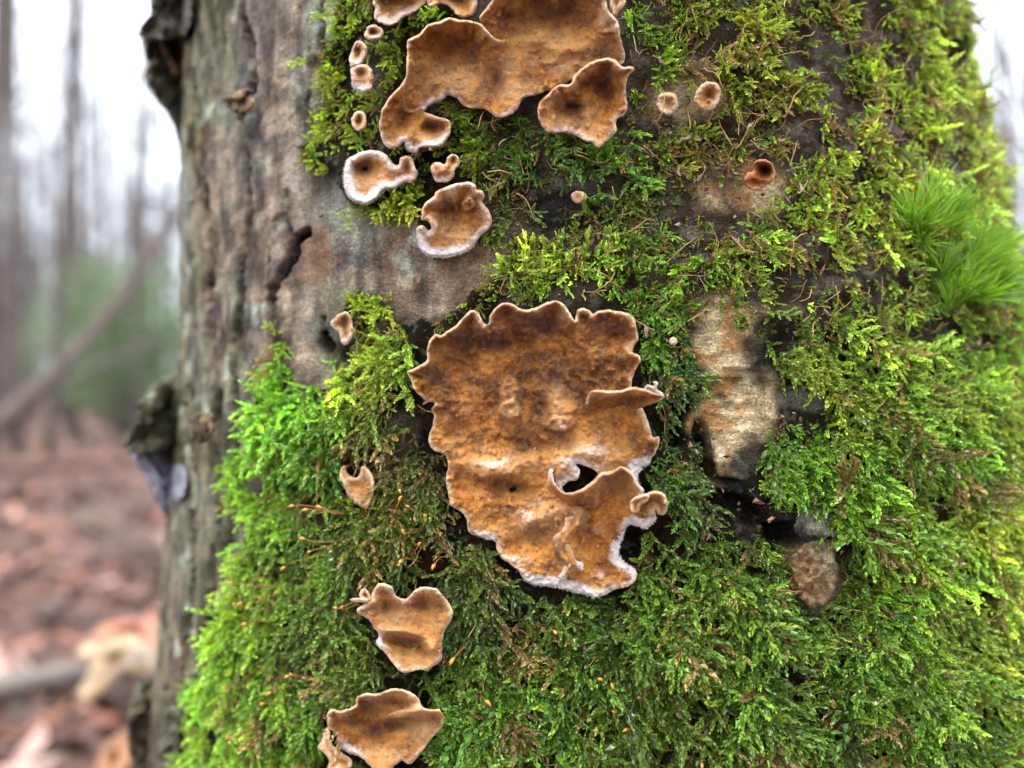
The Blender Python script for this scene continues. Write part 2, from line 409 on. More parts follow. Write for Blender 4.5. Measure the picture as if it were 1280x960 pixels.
_p = g.pbsdf((0.9, 0.88, 0.84), 0.8, None, 0.3); _t = g.node('ShaderNodeBsdfTranslucent'); _t.inputs[0].default_value = (0.9, 0.9, 0.86, 1)
_m = g.node('ShaderNodeMixShader'); _m.inputs[0].default_value = 0.4; g.l.new(_p.outputs[0], _m.inputs[1]); g.l.new(_t.outputs[0], _m.inputs[2])
M_FUZZ = g.done(_m.outputs[0])

# ------------------------------------------------------------------ maps over the trunk, in the photograph's coordinates of its surface
BARE = np.array([(-400, -500), (455, -500), (432, 0), (412, 60), (405, 120), (398, 178), (372, 182), (380, 205), (430, 215), (440, 255), (480, 262), (520, 262), (545, 325),
                 (600, 312), (640, 285), (650, 318), (596, 362), (560, 395), (490, 415), (455, 440), (430, 465), (388, 500), (342, 478), (326, 505),
                 (340, 590), (328, 618), (314, 680), (300, 760), (284, 815), (238, 858), (254, 905), (238, 1010), (200, 1300), (-400, 1400)], float)
def ell(u, v, x, y, rx, ry, a=0.0):
    c, s = math.cos(math.radians(a)), math.sin(math.radians(a)); X, Y = u-x, v-y
    return ((X*c+Y*s)/rx)**2+((-X*s+Y*c)/ry)**2
def blob(u, v, x, y, rx, ry, a=0.0, soft=0.5):
    return 1-sstep(1-soft, 1+soft, np.sqrt(ell(u, v, x, y, rx, ry, a)))
def polydist(u, v, P):
    dd = np.full(u.shape, 1e9); best = np.zeros(u.shape)
    for (ax, ay), (bx, by) in zip(P[:-1], P[1:]):
        tt = np.clip(((u-ax)*(bx-ax)+(v-ay)*(by-ay))/((bx-ax)**2+(by-ay)**2+1e-9), 0, 1)
        dd = np.minimum(dd, np.hypot(u-ax-tt*(bx-ax), v-ay-tt*(by-ay)))
    return dd
GAPS = [  # x, y, rx, ry, angle, how much moss is missing
    (700, 262, 62, 38, -10, 0.80), (893, 425, 34, 42, 8, 0.95), (902, 520, 36, 42, 8, 0.96), (945, 450, 22, 40, 0, .8), (930, 560, 34, 46, 0, 0.95), (990, 505, 60, 26, 0, 0.75), (905, 600, 30, 14, 0, 1.0),
    (922, 636, 46, 28, 30, 0.85), (1018, 712, 36, 60, -10, 0.97), (1000, 665, 38, 12, 0, 0.95), (965, 650, 36, 22, 20, 0.9), (1035, 655, 40, 22, 0, 0.7),
    (815, 26, 34, 26, 0, 0.8), (860, 128, 62, 30, 0, 0.8), (905, 250, 55, 50, 20, 0.7), (960, 245, 38, 38, 0, 0.85), (860, 290, 45, 45, 0, 0.6),
    (945, 350, 50, 30, 0, 0.6), (1000, 345, 30, 18, 0, 0.7), (1195, 65, 18, 42, 0, 0.9), (1070, 30, 34, 26, 0, 0.7), (1075, 400, 60, 26, 10, 0.5), (1180, 430, 45, 28, 30, 0.6),
    (1150, 620, 44, 50, 20, 0.5), (1190, 730, 26, 70, 10, 0.65), (1230, 840, 36, 60, 10, 0.6), (1010, 820, 22, 36, 0, 0.5), (1080, 905, 22, 40, 0, 0.45),
    (690, 820, 22, 36, 20, 0.55), (620, 830, 26, 26, 0, 0.45), (700, 905, 26, 40, 0, 0.5), (860, 660, 40, 34, 0, 0.45),
    (845, 530, 16, 60, 10, 0.6), (880, 770, 24, 30, 0, 0.5), (500, 560, 26, 46, 20, 0.4), (790, 680, 26, 20, 0, 0.8), (470, 90, 26, 60, 0, 0.35), (790, 180, 30, 16, 0, 0.4)]
PATCH = [(455, 395, 26, 30, 30, 1.0), (470, 425, 46, 22, -30, 0.7), (510, 262, 30, 14, 10, 0.8), (398, 188, 24, 14, 0, 0.8), (440, 438, 20, 16, 0, 0.9),
         (345, 440, 5, 50, 4, 0.55), (345, 470, 18, 14, 0, 0.8), (388, 545, 52, 36, -20, 1.0), (300, 590, 12, 24, 0, 0.5), (392, 75, 8, 9, 0, 0.5)]
def moss_density(u, v):
    n = 14*fbm(u/22, v/22, 0, 91, 3)
    m = (~inside(u+n, v+n*0.7, BARE)).astype(float)
    for x, y, rx, ry, a, k in PATCH: m = np.maximum(m, k*blob(u+n*0.4, v+n*0.4, x, y, rx, ry, a))
    for x, y, rx, ry, a, k in GAPS: m = m*(1-k*blob(u+n, v-n, x, y, rx, ry, a, 0.35))
    return m
CRACKS = [  # polyline, half width px, depth mm
    ([(232, -300), (240, 0), (238, 60), (244, 110), (252, 180), (258, 250), (266, 330), (262, 400), (272, 470), (268, 560), (276, 640), (268, 700), (262, 790), (240, 900)], 4.0, 4.5),
    ([(306, -200), (304, 0), (312, 60), (318, 100), (300, 148), (306, 190), (311, 260), (303, 340), (297, 400), (292, 470), (298, 560), (290, 640), (282, 760)], 3.0, 3.5),
    ([(398, -200), (400, 0), (398, 60), (405, 110)], 3, 2.0), ([(358, 240), (352, 275), (366, 300), (357, 342), (344, 362), (336, 420), (338, 470), (326, 520)], 3.6, 3.8),
    ([(240, 640), (246, 720), (236, 800), (225, 900)], 3, 3.0), ([(345, 275), (337, 320), (338, 380)], 2.2, 1.5), ([(384, 290), (372, 300), (370, 314), (364, 326), (358, 344)], 4.2, 12.0), ([(385, 60), (383, 130), (398, 200)], 2.0, 1.4)]
HOLES = [(378, 296, 6, 6, 20, 8.0), (407, 432, 8.5, 9, 0, 10.0), (403, 401, 2.6, 6, 0, 5.0), (405, 418, 5, 5, 0, 8.0), (430, 75, 6, 5, 30, 4.0),
         (905, 590, 24, 13, 10, 7.0), (880, 560, 12, 34, -10, 6.0), (922, 636, 38, 16, 25, 5.0), (985, 668, 26, 14, 10, 7.0), (262, 800, 7, 20, 0, 6.0),
         (1195, 65, 14, 30, 0, 7.0), (700, 262, 40, 24, 0, 3.0), (790, 682, 20, 16, 0, 3.0), (845, 510, 10, 56, 6, 4.0), (1180, 720, 20, 60, 10, 4.0)]
def relief(u, v, P):
    """bark relief in mm over the smooth trunk"""
    X, Z = P[..., 0]*1000, P[..., 2]*1000; Y = P[..., 1]*1000; S = np.arctan2(X-30, 370-Y)*180
    h = 1.6*fbm(S/60, Z/90, 0, 1, 3)+0.5*fbm(S/9, Z/16, 0, 2, 3)
    h += 0.3*fbm(S/7, Z/1.5-0.32*S/1.5, 0, 3, 3)*(u < 900)*sstep(300, 380, u)+0.75*fbm(S/3.4, Z/3.0, 0, 24, 4)+0.9*fbm(S/4, Z/9, 0, 4, 3)*(1-sstep(300, 400, u))
    m = moss_density(u, v)
    h += m*(3.4*fbm(X/17, Z/17, Y/17, 5, 3)+2.4*fbm(X/6.5, Z/6.5, Y/6.5, 6, 2)+0.8)
    wob = 5*fbm(u/16, v/16, 0, 8, 3)+4*fbm(u/5, v/5, 0, 18, 2)
    for pts, w, dep in CRACKS:
        d = polydist(u+wob*0.7, v, pts)
        seg = 1.0 if dep > 9 else 0.35+0.65*sstep(-0.25, 0.25, vnoise(v/34, len(pts)*1.0+w, 0, 9))
        h -= dep*seg*np.exp(-(d/w)**2); h += 0.8*np.exp(-(d/(w*4))**2)
    h -= 0.7*blob(u, v, 905, 480, 50, 120, 0, .4)*sstep(-.1, .45, fbm(S/9, Z/1.1, 0, 26, 3))
    for x, y, rx, ry, a, dep in HOLES:
        h -= dep*blob(u+wob*0.5, v+wob*0.5, x, y, rx, ry, a, 0.25)
    return h
def lin(r, g, b):
    f = lambda c: (c/255/12.92) if c/255 <= 0.04045 else ((c/255+0.055)/1.055)**2.4
    return np.array([f(r), f(g), f(b)])
def bark_color(u, v, P):
    X, Z = P[..., 0]*1000, P[..., 2]*1000; Y = P[..., 1]*1000; S = np.arctan2(X-30, 370-Y)*180
    n = fbm(S/22, Z/40, 0, 12, 4)[..., None]; n2 = fbm(S/5, Z/4, 0, 14, 3)[..., None]; n3 = fbm(X/8, Z/8, Y/8, 15, 4)[..., None]
    grey, brown, pink, olive = lin(138, 130, 120), lin(120, 100, 82), lin(152, 136, 116), lin(108, 106, 76)
    lichen, dark, orange = lin(172, 178, 160), lin(34, 27, 25), lin(158, 104, 66)
    c = grey+(brown-grey)*sstep(-0.25, 0.3, n)
    c = c+(pink-c)*(0.75*sstep(0.0, 0.35, n2))
    uu = u[..., None]; vv = v[..., None]
    c = c+(olive-c)*(0.75*sstep(0.1, 0.45, -n+0.55*(1-sstep(225, 330, uu))))
    c = c+(lichen-c)*(0.75*sstep(0.22, 0.42, n3+0.0*n2))
    def patch(c, col, x, y, rx, ry, k=1.0, a=0.0, soft=0.5):
        w = blob(u+16*n2[..., 0], v+10*n3[..., 0]*2, x, y, rx, ry, a, soft)[..., None]*k; return c+(col-c)*w
    st = (fbm(S/3.2, Z/11, 0, 16, 3)+0.7*fbm(S/7, Z/7, 0, 17, 3))[..., None]
    c = c*(1+0.75*np.clip(st*1.8, -0.75, 1.1))
    c = patch(c, lin(178, 186, 170), 440, 22, 48, 40, 0.85)
    c = patch(c, lin(168, 170, 154), 432, 262, 24, 40, 0.7)
    c = patch(c, lin(150, 106, 76), 395, 320, 22, 36, 0.7); c = patch(c, lin(156, 124, 96), 590, 340, 50, 40, 0.5)
    c = patch(c, lin(176, 150, 136), 815, 28, 46, 40, 0.9)
    # damp dark soil and old growth under the moss, bare orange wood where the bark has gone
    m = moss_density(u, v)[..., None]
    under = lin(26, 27, 14)+(lin(46, 33, 22)-lin(26, 27, 14))*sstep(-0.3, 0.4, n2)
    mulch = lin(70, 58, 46)+(lin(108, 100, 92)-lin(70, 58, 46))*sstep(-.1, .4, n2); under = under+(mulch-under)*(.8*(1-sstep(330, 470, vv))*sstep(560, 640, uu))
    c = c+(under-c)*np.clip(m*1.2+sstep(560, 760, uu)*0.75, 0, 1)*(1-0.0*m)
    wood = lin(240, 216, 168)+(lin(196, 150, 96)-lin(240, 216, 168))*sstep(-0.25, 0.35, n2)
    w = np.zeros(u.shape)
    for x, y, rx, ry, k in [(905, 420, 38, 48, 0.9), (905, 520, 40, 46, 1.0), (900, 572, 24, 26, 1.0), (940, 505, 30, 40, 0.7), (955, 235, 34, 30, 0.8), (890, 245, 26, 22, 0.6), (1018, 712, 30, 52, 0.55), (862, 122, 50, 26, 0.6)]:
        w = np.maximum(w, k*blob(u+22*n2[..., 0], v+16*n3[..., 0], x, y, rx, ry, 0, 0.4))
    c = c+(wood-c)*w[..., None]
    for x, y, rx, ry, k in [(945, 455, 14, 30, 0.9), (905, 500, 8, 9, 0.8), (922, 636, 44, 20, 0.85), (975, 665, 34, 18, 0.95), (850, 500, 12, 60, 0.9), (700, 265, 60, 40, 0.6)]:
        c = patch(c, dark, x, y, rx, ry, k)
    c = patch(c, lin(120, 118, 116), 700, 245, 34, 28, 0.8); c = patch(c, lin(136, 140, 122), 1035, 648, 36, 22, 0.8)
    c = patch(c, lin(130, 128, 116), 1010, 495, 40, 16, 0.7)
    # cracks coloured darker; the deep wedge and holes have their inner shade painted in
    for pts, wd, dep in CRACKS:
        d = polydist(u+5*fbm(u/16, v/16, 0, 8, 3)*0.7, v, pts)
        seg = 1.0 if dep > 9 else 0.2+0.8*sstep(-0.25, 0.25, vnoise(v/34, len(pts)*1.0+wd, 0, 9))
        c = c+((lin(58, 54, 54) if dep < 9 else dark*.35)-c)*(np.clip((0.85 if dep < 9 else 1.6)*seg*np.exp(-(d/(wd*(1.1 if dep < 9 else 1.5)))**2), 0, 1))[..., None]
    for x, y, rx, ry, a, dep in HOLES:
        c = c+(dark*(0.35 if rx < 14 else 1.1)-c)*((0.95 if rx < 14 else .75)*blob(u, v, x, y, rx*1.05, ry*1.05, a, 0.3))[..., None]
    return np.clip(c*(1+0.18*n2), 0.004, 0.9)

# ------------------------------------------------------------------ the mossy tree
tree = empty('mossy_tree', (0.03, 0.37, 0), label='thick dead trunk with cracked grey bark on its left and moss on its right', cat='tree')
def build_trunk():
    thL = np.concatenate([np.linspace(-1.0, -0.62, 24, endpoint=False), np.linspace(-0.62, 0.62, 760), np.linspace(0.62, 1.0, 25)[1:-1]])*math.pi
    zz = np.concatenate([np.linspace(-0.05, 0.22, 60, endpoint=False), np.linspace(0.22, 0.72, 800), np.linspace(0.72, 5.2, 90)[1:]])
    TH, ZZ = np.meshgrid(thL, zz); th, z = TH.ravel(), ZZ.ravel()
    cx, cy, R = trunk_rc(z)
    flare = np.where(z < 0.2, (0.2-z)**2*2.2*(1+0.35*np.sin(th*5+1)), 0); R = R+flare
    ax = np.arctan2(cx, cy)
    nx, ny = np.sin(th)*np.cos(ax)*1.0, -np.cos(th)
    nrm = np.stack([np.sin(th-ax), -np.cos(th-ax), 0*th], 1)
    P = np.stack([cx, cy, z], 1)+nrm*R[:, None]
    u, v = proj(P)
    back = (nrm*(P-CAM)).sum(1) > 0
    vis = (~back) & (P[:, 1] > 0)
    # beyond the limb the maps go on with mirrored coordinates, so nothing stops at the silhouette
    ang = th
    u = np.where(back, np.where(th > 0, 1290+np.abs(th-1.1)*300, 190-np.abs(th+1.1)*260), u)
    h = relief(u, v, P); P = P+nrm*(h/1000)[:, None]
    c = bark_color(u, v, P)
    wet = np.clip(0.35+0.5*fbm(P[:, 0]*60, P[:, 2]*60, 0, 77, 2), 0, 1)*(1-0.75*np.clip(moss_density(u, v)+sstep(560, 760, u)*.6, 0, 1))
    for x, y, rx, ry, a_, dep in HOLES: wet *= 1-blob(u, v, x, y, rx*1.3, ry*1.3, a_, .3)
    for pts, w_, dep in CRACKS: wet *= 1-np.exp(-(polydist(u, v, pts)/(w_*1.5))**2)
    nt, nz = len(thL), len(zz)
    I, J = np.meshgrid(np.arange(nt), np.arange(nz-1)); a = (J*nt+I).ravel(); b = (J*nt+(I+1) % nt).ravel()
    Q = np.stack([a, b, b+nt, a+nt], 1)
    o = mesh_obj('trunk', P-np.array([0.03, 0.37, 0]), Q, M_BARK, tree, True, dict(bcol=c, wet=wet))
    return o
trunk = build_trunk()
TO = Vector((0.03, 0.37, 0))
def under_tree(o): o.data.transform(Matrix.Translation(-TO)); return o

# bark flaps on the left limb, loose plates and chips: parts of the tree
def bark_plate(name, outline, base, seed, bumps=(), colA=(120, 116, 112), colB=(70, 62, 58), colC=None, thick=2.5, L=5, label=None, noise_amp=1.6, depth=0.0, step=2.2, gloss=0.0):
    stops = [(0.3, tuple(lin(*colB))), (0.5, tuple(lin(*colA))), (0.7, tuple(lin(*(colC or colA))))]
    m = simple_mat('plate_'+name, stops, 260, 0.6 if not gloss else 0.35, 0.0012, 500, gloss)
    o = sheet(name, [(x, y, l, 0) for x, y, l in outline], tree, base=base, L=L, thick=thick, seed=seed, mat=m, bumps=bumps, noise_amp=noise_amp, foot=False, hairs=False, edge_drop=0.4 if name == 'bark_plate' else 0.9, rim=0.5 if name == 'bark_plate' else 1.4, crinkle=3.0 if name == 'bark_plate' else 1.6, step=step)
    if name.startswith('bark_') or name == 'bracket_knob':
        o.data.materials.clear(); o.data.materials.append(M_BARK); nv = len(o.data.vertices); co = np.empty(nv*3); o.data.vertices.foreach_get('co', co); co = co.reshape(-1, 3)
        pu, pv = proj(co); bc = bark_color(np.maximum(pu, 236) if name != 'bark_plate' else pu, pv, co)*np.array({'bark_strip': (1.5, 1.0, .8), 'bark_shelf': (1.25, .95, .65), 'bracket_knob': (1.15, .85, .7), 'bark_knob': (.75, .75, .7)}.get(name, (1, 1, 1)))
        at = o.data.attributes.new('bcol', 'FLOAT_COLOR', 'POINT'); at.data.foreach_set('color', np.c_[bc, np.ones(nv)].astype(np.float32).ravel())
        at = o.data.attributes.new('wet', 'FLOAT', 'POINT'); at.data.foreach_set('value', np.full(nv, 0.4, np.float32))
    under_tree(o)
    if label: o['label'] = label
    return o
bark_plate('bark_flap', [(186, -40, 0), (236, -40, 0), (240, 0, 0), (238, 30, 0), (228, 44, 3), (206, 50, 4), (188, 50, 3), (173, 43, 2), (184, 22, 1), (196, 6, 0)], 6, 101,
           colA=(142, 140, 138), colB=(84, 82, 82), colC=(170, 168, 166), thick=9, label='torn grey lip of bark', noise_amp=3)
bark_plate('bark_flap', [(176, 50, 0), (190, 50, 0), (208, 52, 0), (216, 80, 0), (224, 100, 0), (230, 150, 0), (236, 200, 0), (240, 250, 0), (232, 240, 0), (224, 185, 2), (214, 150, 3), (196, 124, 2), (180, 102, 2), (182, 78, 1)], 2, 102,
           colA=(128, 120, 134), colB=(70, 62, 70), colC=(186, 180, 196), thick=8, gloss=0.4, noise_amp=3)
bark_plate('bark_flap', [(190, -40, 0), (246, -40, 0), (250, 60, 0), (250, 190, 0), (240, 252, 0), (228, 200, 0), (212, 146, 0), (188, 108, 0), (182, 60, 0), (188, 20, 0)], -4, 131, thick=6, noise_amp=3)
bark_plate('bark_knob', [(172, 512, 0), (184, 490, 0), (205, 474, 0), (236, 474, 0), (246, 560, 0), (242, 664, 0), (208, 646, 0), (190, 612, 0), (170, 578, 0), (157, 560, 0), (157, 546, 0), (170, 528, 0)], -1, 132, thick=8, noise_amp=5)
bark_plate('bark_strip', [(198, 50, 0), (206, 52, 0), (216, 70, 0), (224, 92, 0), (219, 96, 0), (209, 78, 0)], 6, 103, colA=(190, 130, 96), colB=(140, 84, 58), thick=2)
bark_plate('bark_flap', [(226, 40, 0), (238, 42, 0), (250, 70, 0), (252, 110, 0), (248, 150, 0), (244, 186, 0), (236, 160, 0), (226, 110, 0), (222, 70, 0)], 0, 104, colA=(132, 124, 140), colB=(72, 64, 74), thick=4, gloss=0.3, noise_amp=2)
bark_plate('bark_shelf', [(276, 118, 3), (296, 114, 2), (316, 110, 1), (318, 126, 1), (312, 138, 1), (298, 142, 2), (284, 134, 3)], 4, 105, colA=(160, 122, 82), colB=(104, 74, 50), thick=3)
bark_plate('bark_knob', [(158, 548, 0), (172, 530, 0), (196, 522, 0), (215, 534, 0), (212, 556, 2), (196, 566, 4), (172, 566, 4), (160, 562, 2)], 8, 106, colA=(92, 88, 74), colB=(52, 50, 44), thick=12, noise_amp=4)
bark_plate('bark_knob', [(172, 508, 1), (184, 494, 0), (200, 476, 0), (210, 480, 0), (208, 500, 0), (196, 514, 1), (180, 518, 2)], 8, 107, colA=(150, 146, 154), colB=(104, 98, 104), thick=8, noise_amp=2, gloss=0.3)
bark_plate('pale_resin_streak', [(166, 568, 0), (180, 566, 0), (192, 580, 0), (204, 600, 0), (206, 622, 0), (196, 620, 0), (184, 598, 0), (172, 584, 0)], 4, 108, colA=(170, 172, 188), colB=(84, 86, 98), thick=3, gloss=0.5)
bark_plate('pale_resin_streak', [(216, 584, 0), (228, 582, 0), (233, 602, 0), (230, 622, 0), (218, 626, 0), (211, 606, 0)], 3, 109, colA=(124, 126, 140), colB=(70, 70, 80), thick=3, gloss=0.5)
bark_plate('pale_resin_streak', [(188, 566, 0), (204, 564, 0), (212, 584, 0), (214, 612, 0), (206, 640, 0), (200, 630, 0), (203, 604, 0), (196, 582, 0)], 2, 110, colA=(170, 172, 190), colB=(80, 84, 92), thick=3, gloss=0.4)
bark_plate('bracket_knob', [(230, 528, 3), (244, 518, 2), (262, 516, 1), (270, 524, 0), (268, 538, 0), (258, 552, 0), (246, 552, 2), (234, 540, 4)], 9, 111, colA=(110, 88, 78), colB=(60, 40, 32), thick=5, noise_amp=1)
bark_plate('bark_knob', [(168, 862, 0), (196, 850, 0), (226, 868, 0), (232, 900, 0), (222, 940, 0), (214, 980, 0), (176, 985, 0), (160, 930, 0)], 2, 112, colA=(64, 62, 70), colB=(30, 28, 32), colC=(120, 124, 140), thick=8, noise_amp=5, gloss=0.4)
bark_plate('bark_plate', [(884, 548, 1), (896, 553, 0), (906, 560, 0), (921, 568, 0), (934, 590, 2), (930, 600, 3), (912, 597, 3), (899, 596, 3), (893, 580, 2), (888, 562, 2)], 1.5, 113, colA=(206, 174, 128), colB=(166, 118, 78), colC=(222, 196, 152), thick=1.6, noise_amp=0.7)
bark_plate('bark_plate', [(1000, 640, 1), (1020, 636, 0), (1046, 636, 0), (1052, 652, 0), (1050, 668, 2), (1028, 671, 2), (1004, 669, 2), (992, 660, 2)], 2.5, 114, colA=(128, 128, 104), colB=(92, 84, 62), colC=(160, 150, 116), thick=2.0, noise_amp=0.8)
bark_plate('bark_plate', [(1010, 680, 1), (1030, 674, 0), (1050, 676, 0), (1044, 692, 0), (1048, 716, 0), (1046, 744, 0), (1034, 756, 1), (1014, 762, 1), (1000, 748, 2), (994, 720, 2), (988, 702, 2), (992, 694, 2)], 3.0, 115,
           colA=(132, 84, 62), colB=(70, 44, 42), colC=(170, 118, 84), thick=2.0, noise_amp=2.2)

# ------------------------------------------------------------------ crust fungi
def thing(name, x, y, label, cat='fungus', group=None, hmm=0):
    P, n, d, t = surf(np.array([x*1.0]), np.array([y*1.0]))
    return empty(name, tuple(P[0]), label=label, cat=cat, group=group)
def finish(e):
    """children were built in world space: shift their meshes to the thing's own origin"""
    for c in e.children:
        c.data.transform(Matrix.Translation(-e.location))
def c4(pts): return [(480+x/3.368, 360+y/3.368, l, w) for x, y, l, w in pts]
def c5(pts): return [(520+x/3.765, 540+y/3.765, l, w) for x, y, l, w in pts]
FG = 'orange brown crust fungi growing on the mossy trunk'

main = thing('crust_fungus', 675, 560, 'largest crust fungus, orange brown with a wavy upper rim and white lower margin', group=FG)
body = c4([(103, 352, 8, 0), (140, 330, 8, 0), (180, 303, 8, 0), (181, 268, 8, 0), (190, 225, 9, 0), (215, 195, 9, 0), (240, 200, 8, 0), (265, 183, 9, 0), (310, 150, 9, 0), (350, 110, 10, 0), (375, 92, 10, 0),
           (398, 108, 8, 0), (420, 145, 6, 0), (440, 147, 6, 0), (452, 112, 9, 0), (480, 76, 10, 0), (510, 62, 10, 0), (550, 72, 9, 0), (590, 90, 8, 0), (640, 80, 9, 0), (690, 60, 10, 0), (730, 55, 10, 0), (765, 78, 10, 0),
           (785, 108, 10, 0), (803, 135, 9, 0), (806, 125, 5, 0), (815, 95, 7, 0), (840, 85, 7, 0), (865, 93, 7, 0), (882, 110, 6, 0), (905, 98, 6, 0), (935, 90, 7, 0), (965, 94, 7, 0), (1000, 102, 7, 0), (1030, 108, 7, 0), (1055, 130, 7, 0),
           (1064, 165, 7, 0), (1072, 210, 7, 0), (1056, 245, 6, 0), (1045, 268, 5, 0), (1076, 285, 5, 0), (1078, 310, 5, 0), (1060, 345, 4, 0), (1048, 380, 3, 0), (1042, 412, 2, 0), (1060, 450, 2, 0), (1085, 500, 2, 0), (1105, 545, 3, 0),
           (1120, 590, 4, 0), (1132, 626, 4, 0), (1160, 628, 4, 0), (1155, 668, 3, 0), (1142, 692, 2, .2), (1125, 718, 1, .7), (1105, 745, 0, 1), (1060, 752, 0, 1)])
body += c5([(1060, 168, 0, .9), (1040, 215, 0, .8), (1060, 290, -1, .8), (1020, 380, -1, .3), (1000, 430, -1, .5), (975, 480, 0, .9), (960, 520, 0, 1), (950, 570, 0, 1), (982, 612, 0, 1), (1020, 642, 0, 1), (1040, 672, 1, .5), (1020, 710, 1, .5), (980, 730, 1, .4),
            (930, 745, 1, .5), (880, 770, 1, .6), (855, 781, 1, .8), (800, 765, 0, 1), (740, 747, 0, 1), (680, 731, 0, 1.1), (620, 722, 0, 1.2), (560, 712, 0, 1.1), (510, 695, 0, .8), (480, 655, 1, .4), (440, 620, 1, .2), (400, 590, 1, .2), (378, 550, 1, .3),
            (374, 520, 0, .5), (340, 502, 0, .8), (300, 490, 0, .8), (252, 472, 0, .4), (235, 400, 1, .1), (200, 370, 1, 0), (160, 335, 1, 0), (152, 282, 1, .3), (140, 240, 1, .2), (142, 200, 1, 0), (152, 165, 1, .1), (140, 110, 2, 0), (90, 90, 2, 0), (62, 60, 2, 0), (60, 20, 2, 0)])
body += c4([(188, 620, 2, 0), (205, 580, 2, 0), (210, 540, 2, 0), (200, 510, 3, 0), (212, 485, 3, 0), (168, 470, 5, 0), (125, 420, 7, 0), (110, 378, 8, 0)])
hole = c5([(690, 262, 1, .9), (720, 235, 1, .8), (760, 225, 1, .6), (770, 180, 2, .8), (750, 152, 2, .9), (800, 160, 2, .8), (850, 190, 2, .4), (860, 225, 1, .2), (830, 262, 0, .1), (770, 290, 0, .2), (715, 290, 0, .6)])
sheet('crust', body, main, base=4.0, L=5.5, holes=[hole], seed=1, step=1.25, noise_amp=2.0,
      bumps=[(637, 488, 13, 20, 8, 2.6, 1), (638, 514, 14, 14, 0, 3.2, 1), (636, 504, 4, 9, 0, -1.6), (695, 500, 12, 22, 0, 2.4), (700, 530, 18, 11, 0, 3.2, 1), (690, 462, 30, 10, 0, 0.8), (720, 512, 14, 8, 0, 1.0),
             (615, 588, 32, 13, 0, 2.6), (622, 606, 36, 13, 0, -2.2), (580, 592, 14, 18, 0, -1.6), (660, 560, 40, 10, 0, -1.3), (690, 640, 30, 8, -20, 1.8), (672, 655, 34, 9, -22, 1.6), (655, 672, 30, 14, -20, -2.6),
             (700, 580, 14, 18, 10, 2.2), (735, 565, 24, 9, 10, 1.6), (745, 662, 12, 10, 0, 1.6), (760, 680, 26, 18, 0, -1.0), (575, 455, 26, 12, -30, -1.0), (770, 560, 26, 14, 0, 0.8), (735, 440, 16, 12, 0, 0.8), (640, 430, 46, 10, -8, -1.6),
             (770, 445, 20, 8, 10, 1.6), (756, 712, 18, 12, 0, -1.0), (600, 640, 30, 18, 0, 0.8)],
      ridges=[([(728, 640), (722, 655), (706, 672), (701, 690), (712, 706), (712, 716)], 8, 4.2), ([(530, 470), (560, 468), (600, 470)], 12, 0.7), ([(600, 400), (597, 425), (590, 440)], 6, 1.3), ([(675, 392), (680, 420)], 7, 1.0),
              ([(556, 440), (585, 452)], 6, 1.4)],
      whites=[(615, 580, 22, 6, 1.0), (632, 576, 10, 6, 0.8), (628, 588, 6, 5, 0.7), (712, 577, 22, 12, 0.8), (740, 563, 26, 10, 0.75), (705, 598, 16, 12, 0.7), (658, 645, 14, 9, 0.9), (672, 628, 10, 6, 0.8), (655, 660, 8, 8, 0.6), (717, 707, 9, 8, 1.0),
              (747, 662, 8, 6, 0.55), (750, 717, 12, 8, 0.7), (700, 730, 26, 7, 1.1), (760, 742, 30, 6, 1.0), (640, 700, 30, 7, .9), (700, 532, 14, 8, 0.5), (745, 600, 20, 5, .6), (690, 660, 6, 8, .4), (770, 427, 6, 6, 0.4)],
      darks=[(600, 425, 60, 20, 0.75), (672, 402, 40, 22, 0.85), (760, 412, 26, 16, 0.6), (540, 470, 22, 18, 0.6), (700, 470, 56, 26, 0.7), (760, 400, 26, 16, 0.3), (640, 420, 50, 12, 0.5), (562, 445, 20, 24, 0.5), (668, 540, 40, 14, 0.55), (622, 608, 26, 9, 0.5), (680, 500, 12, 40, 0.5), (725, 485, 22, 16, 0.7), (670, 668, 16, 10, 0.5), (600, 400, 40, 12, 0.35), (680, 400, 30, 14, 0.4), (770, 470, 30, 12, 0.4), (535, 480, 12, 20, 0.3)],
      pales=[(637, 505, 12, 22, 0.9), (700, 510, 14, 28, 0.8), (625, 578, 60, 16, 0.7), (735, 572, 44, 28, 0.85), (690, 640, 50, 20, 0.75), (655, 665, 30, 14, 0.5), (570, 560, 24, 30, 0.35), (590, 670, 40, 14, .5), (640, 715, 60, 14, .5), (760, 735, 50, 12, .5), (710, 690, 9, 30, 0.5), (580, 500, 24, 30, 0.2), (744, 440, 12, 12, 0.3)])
# the small shelf that stands out on the right
shelf = c4([(850, 490, 3, 0), (858, 455, 5, 0), (875, 430, 7, .1), (905, 428, 8, .1), (950, 432, 8, 0), (1000, 428, 8, 0), (1040, 418, 8, 0), (1078, 420, 8, 0), (1110, 430, 8, 0), (1140, 442, 7, .2), (1176, 452, 6, .4), (1160, 478, 5, .2), (1120, 492, 3, 0), (1085, 506, 1, -.4),
            (1040, 520, 0, -1), (990, 530, -1, -1), (940, 548, -2, -1), (900, 555, -2, -1), (868, 545, -1.5, -1), (848, 520, 0, -1)])
sheet('shelf', shelf, main, base=5.6, L=4.5, seed=2, step=1.3, darks=[(770, 505, 30, 10, 0.5)], noise_amp=0.5, edge_drop=1.1)
# torn scrap behind the shelf's tip
sheet('scrap', c4([(1095, 425, 3, .3), (1110, 405, 4, .4), (1135, 412, 4, .6), (1138, 395, 5, .8), (1152, 400, 5, .8), (1150, 425, 4, .6), (1172, 440, 4, .6), (1178, 462, 3, .6), (1150, 470, 3, .2), (1110, 450, 2, 0)]), main, base=6.5, L=4, seed=3, step=1.2, noise_amp=0.6, thick=0.8)
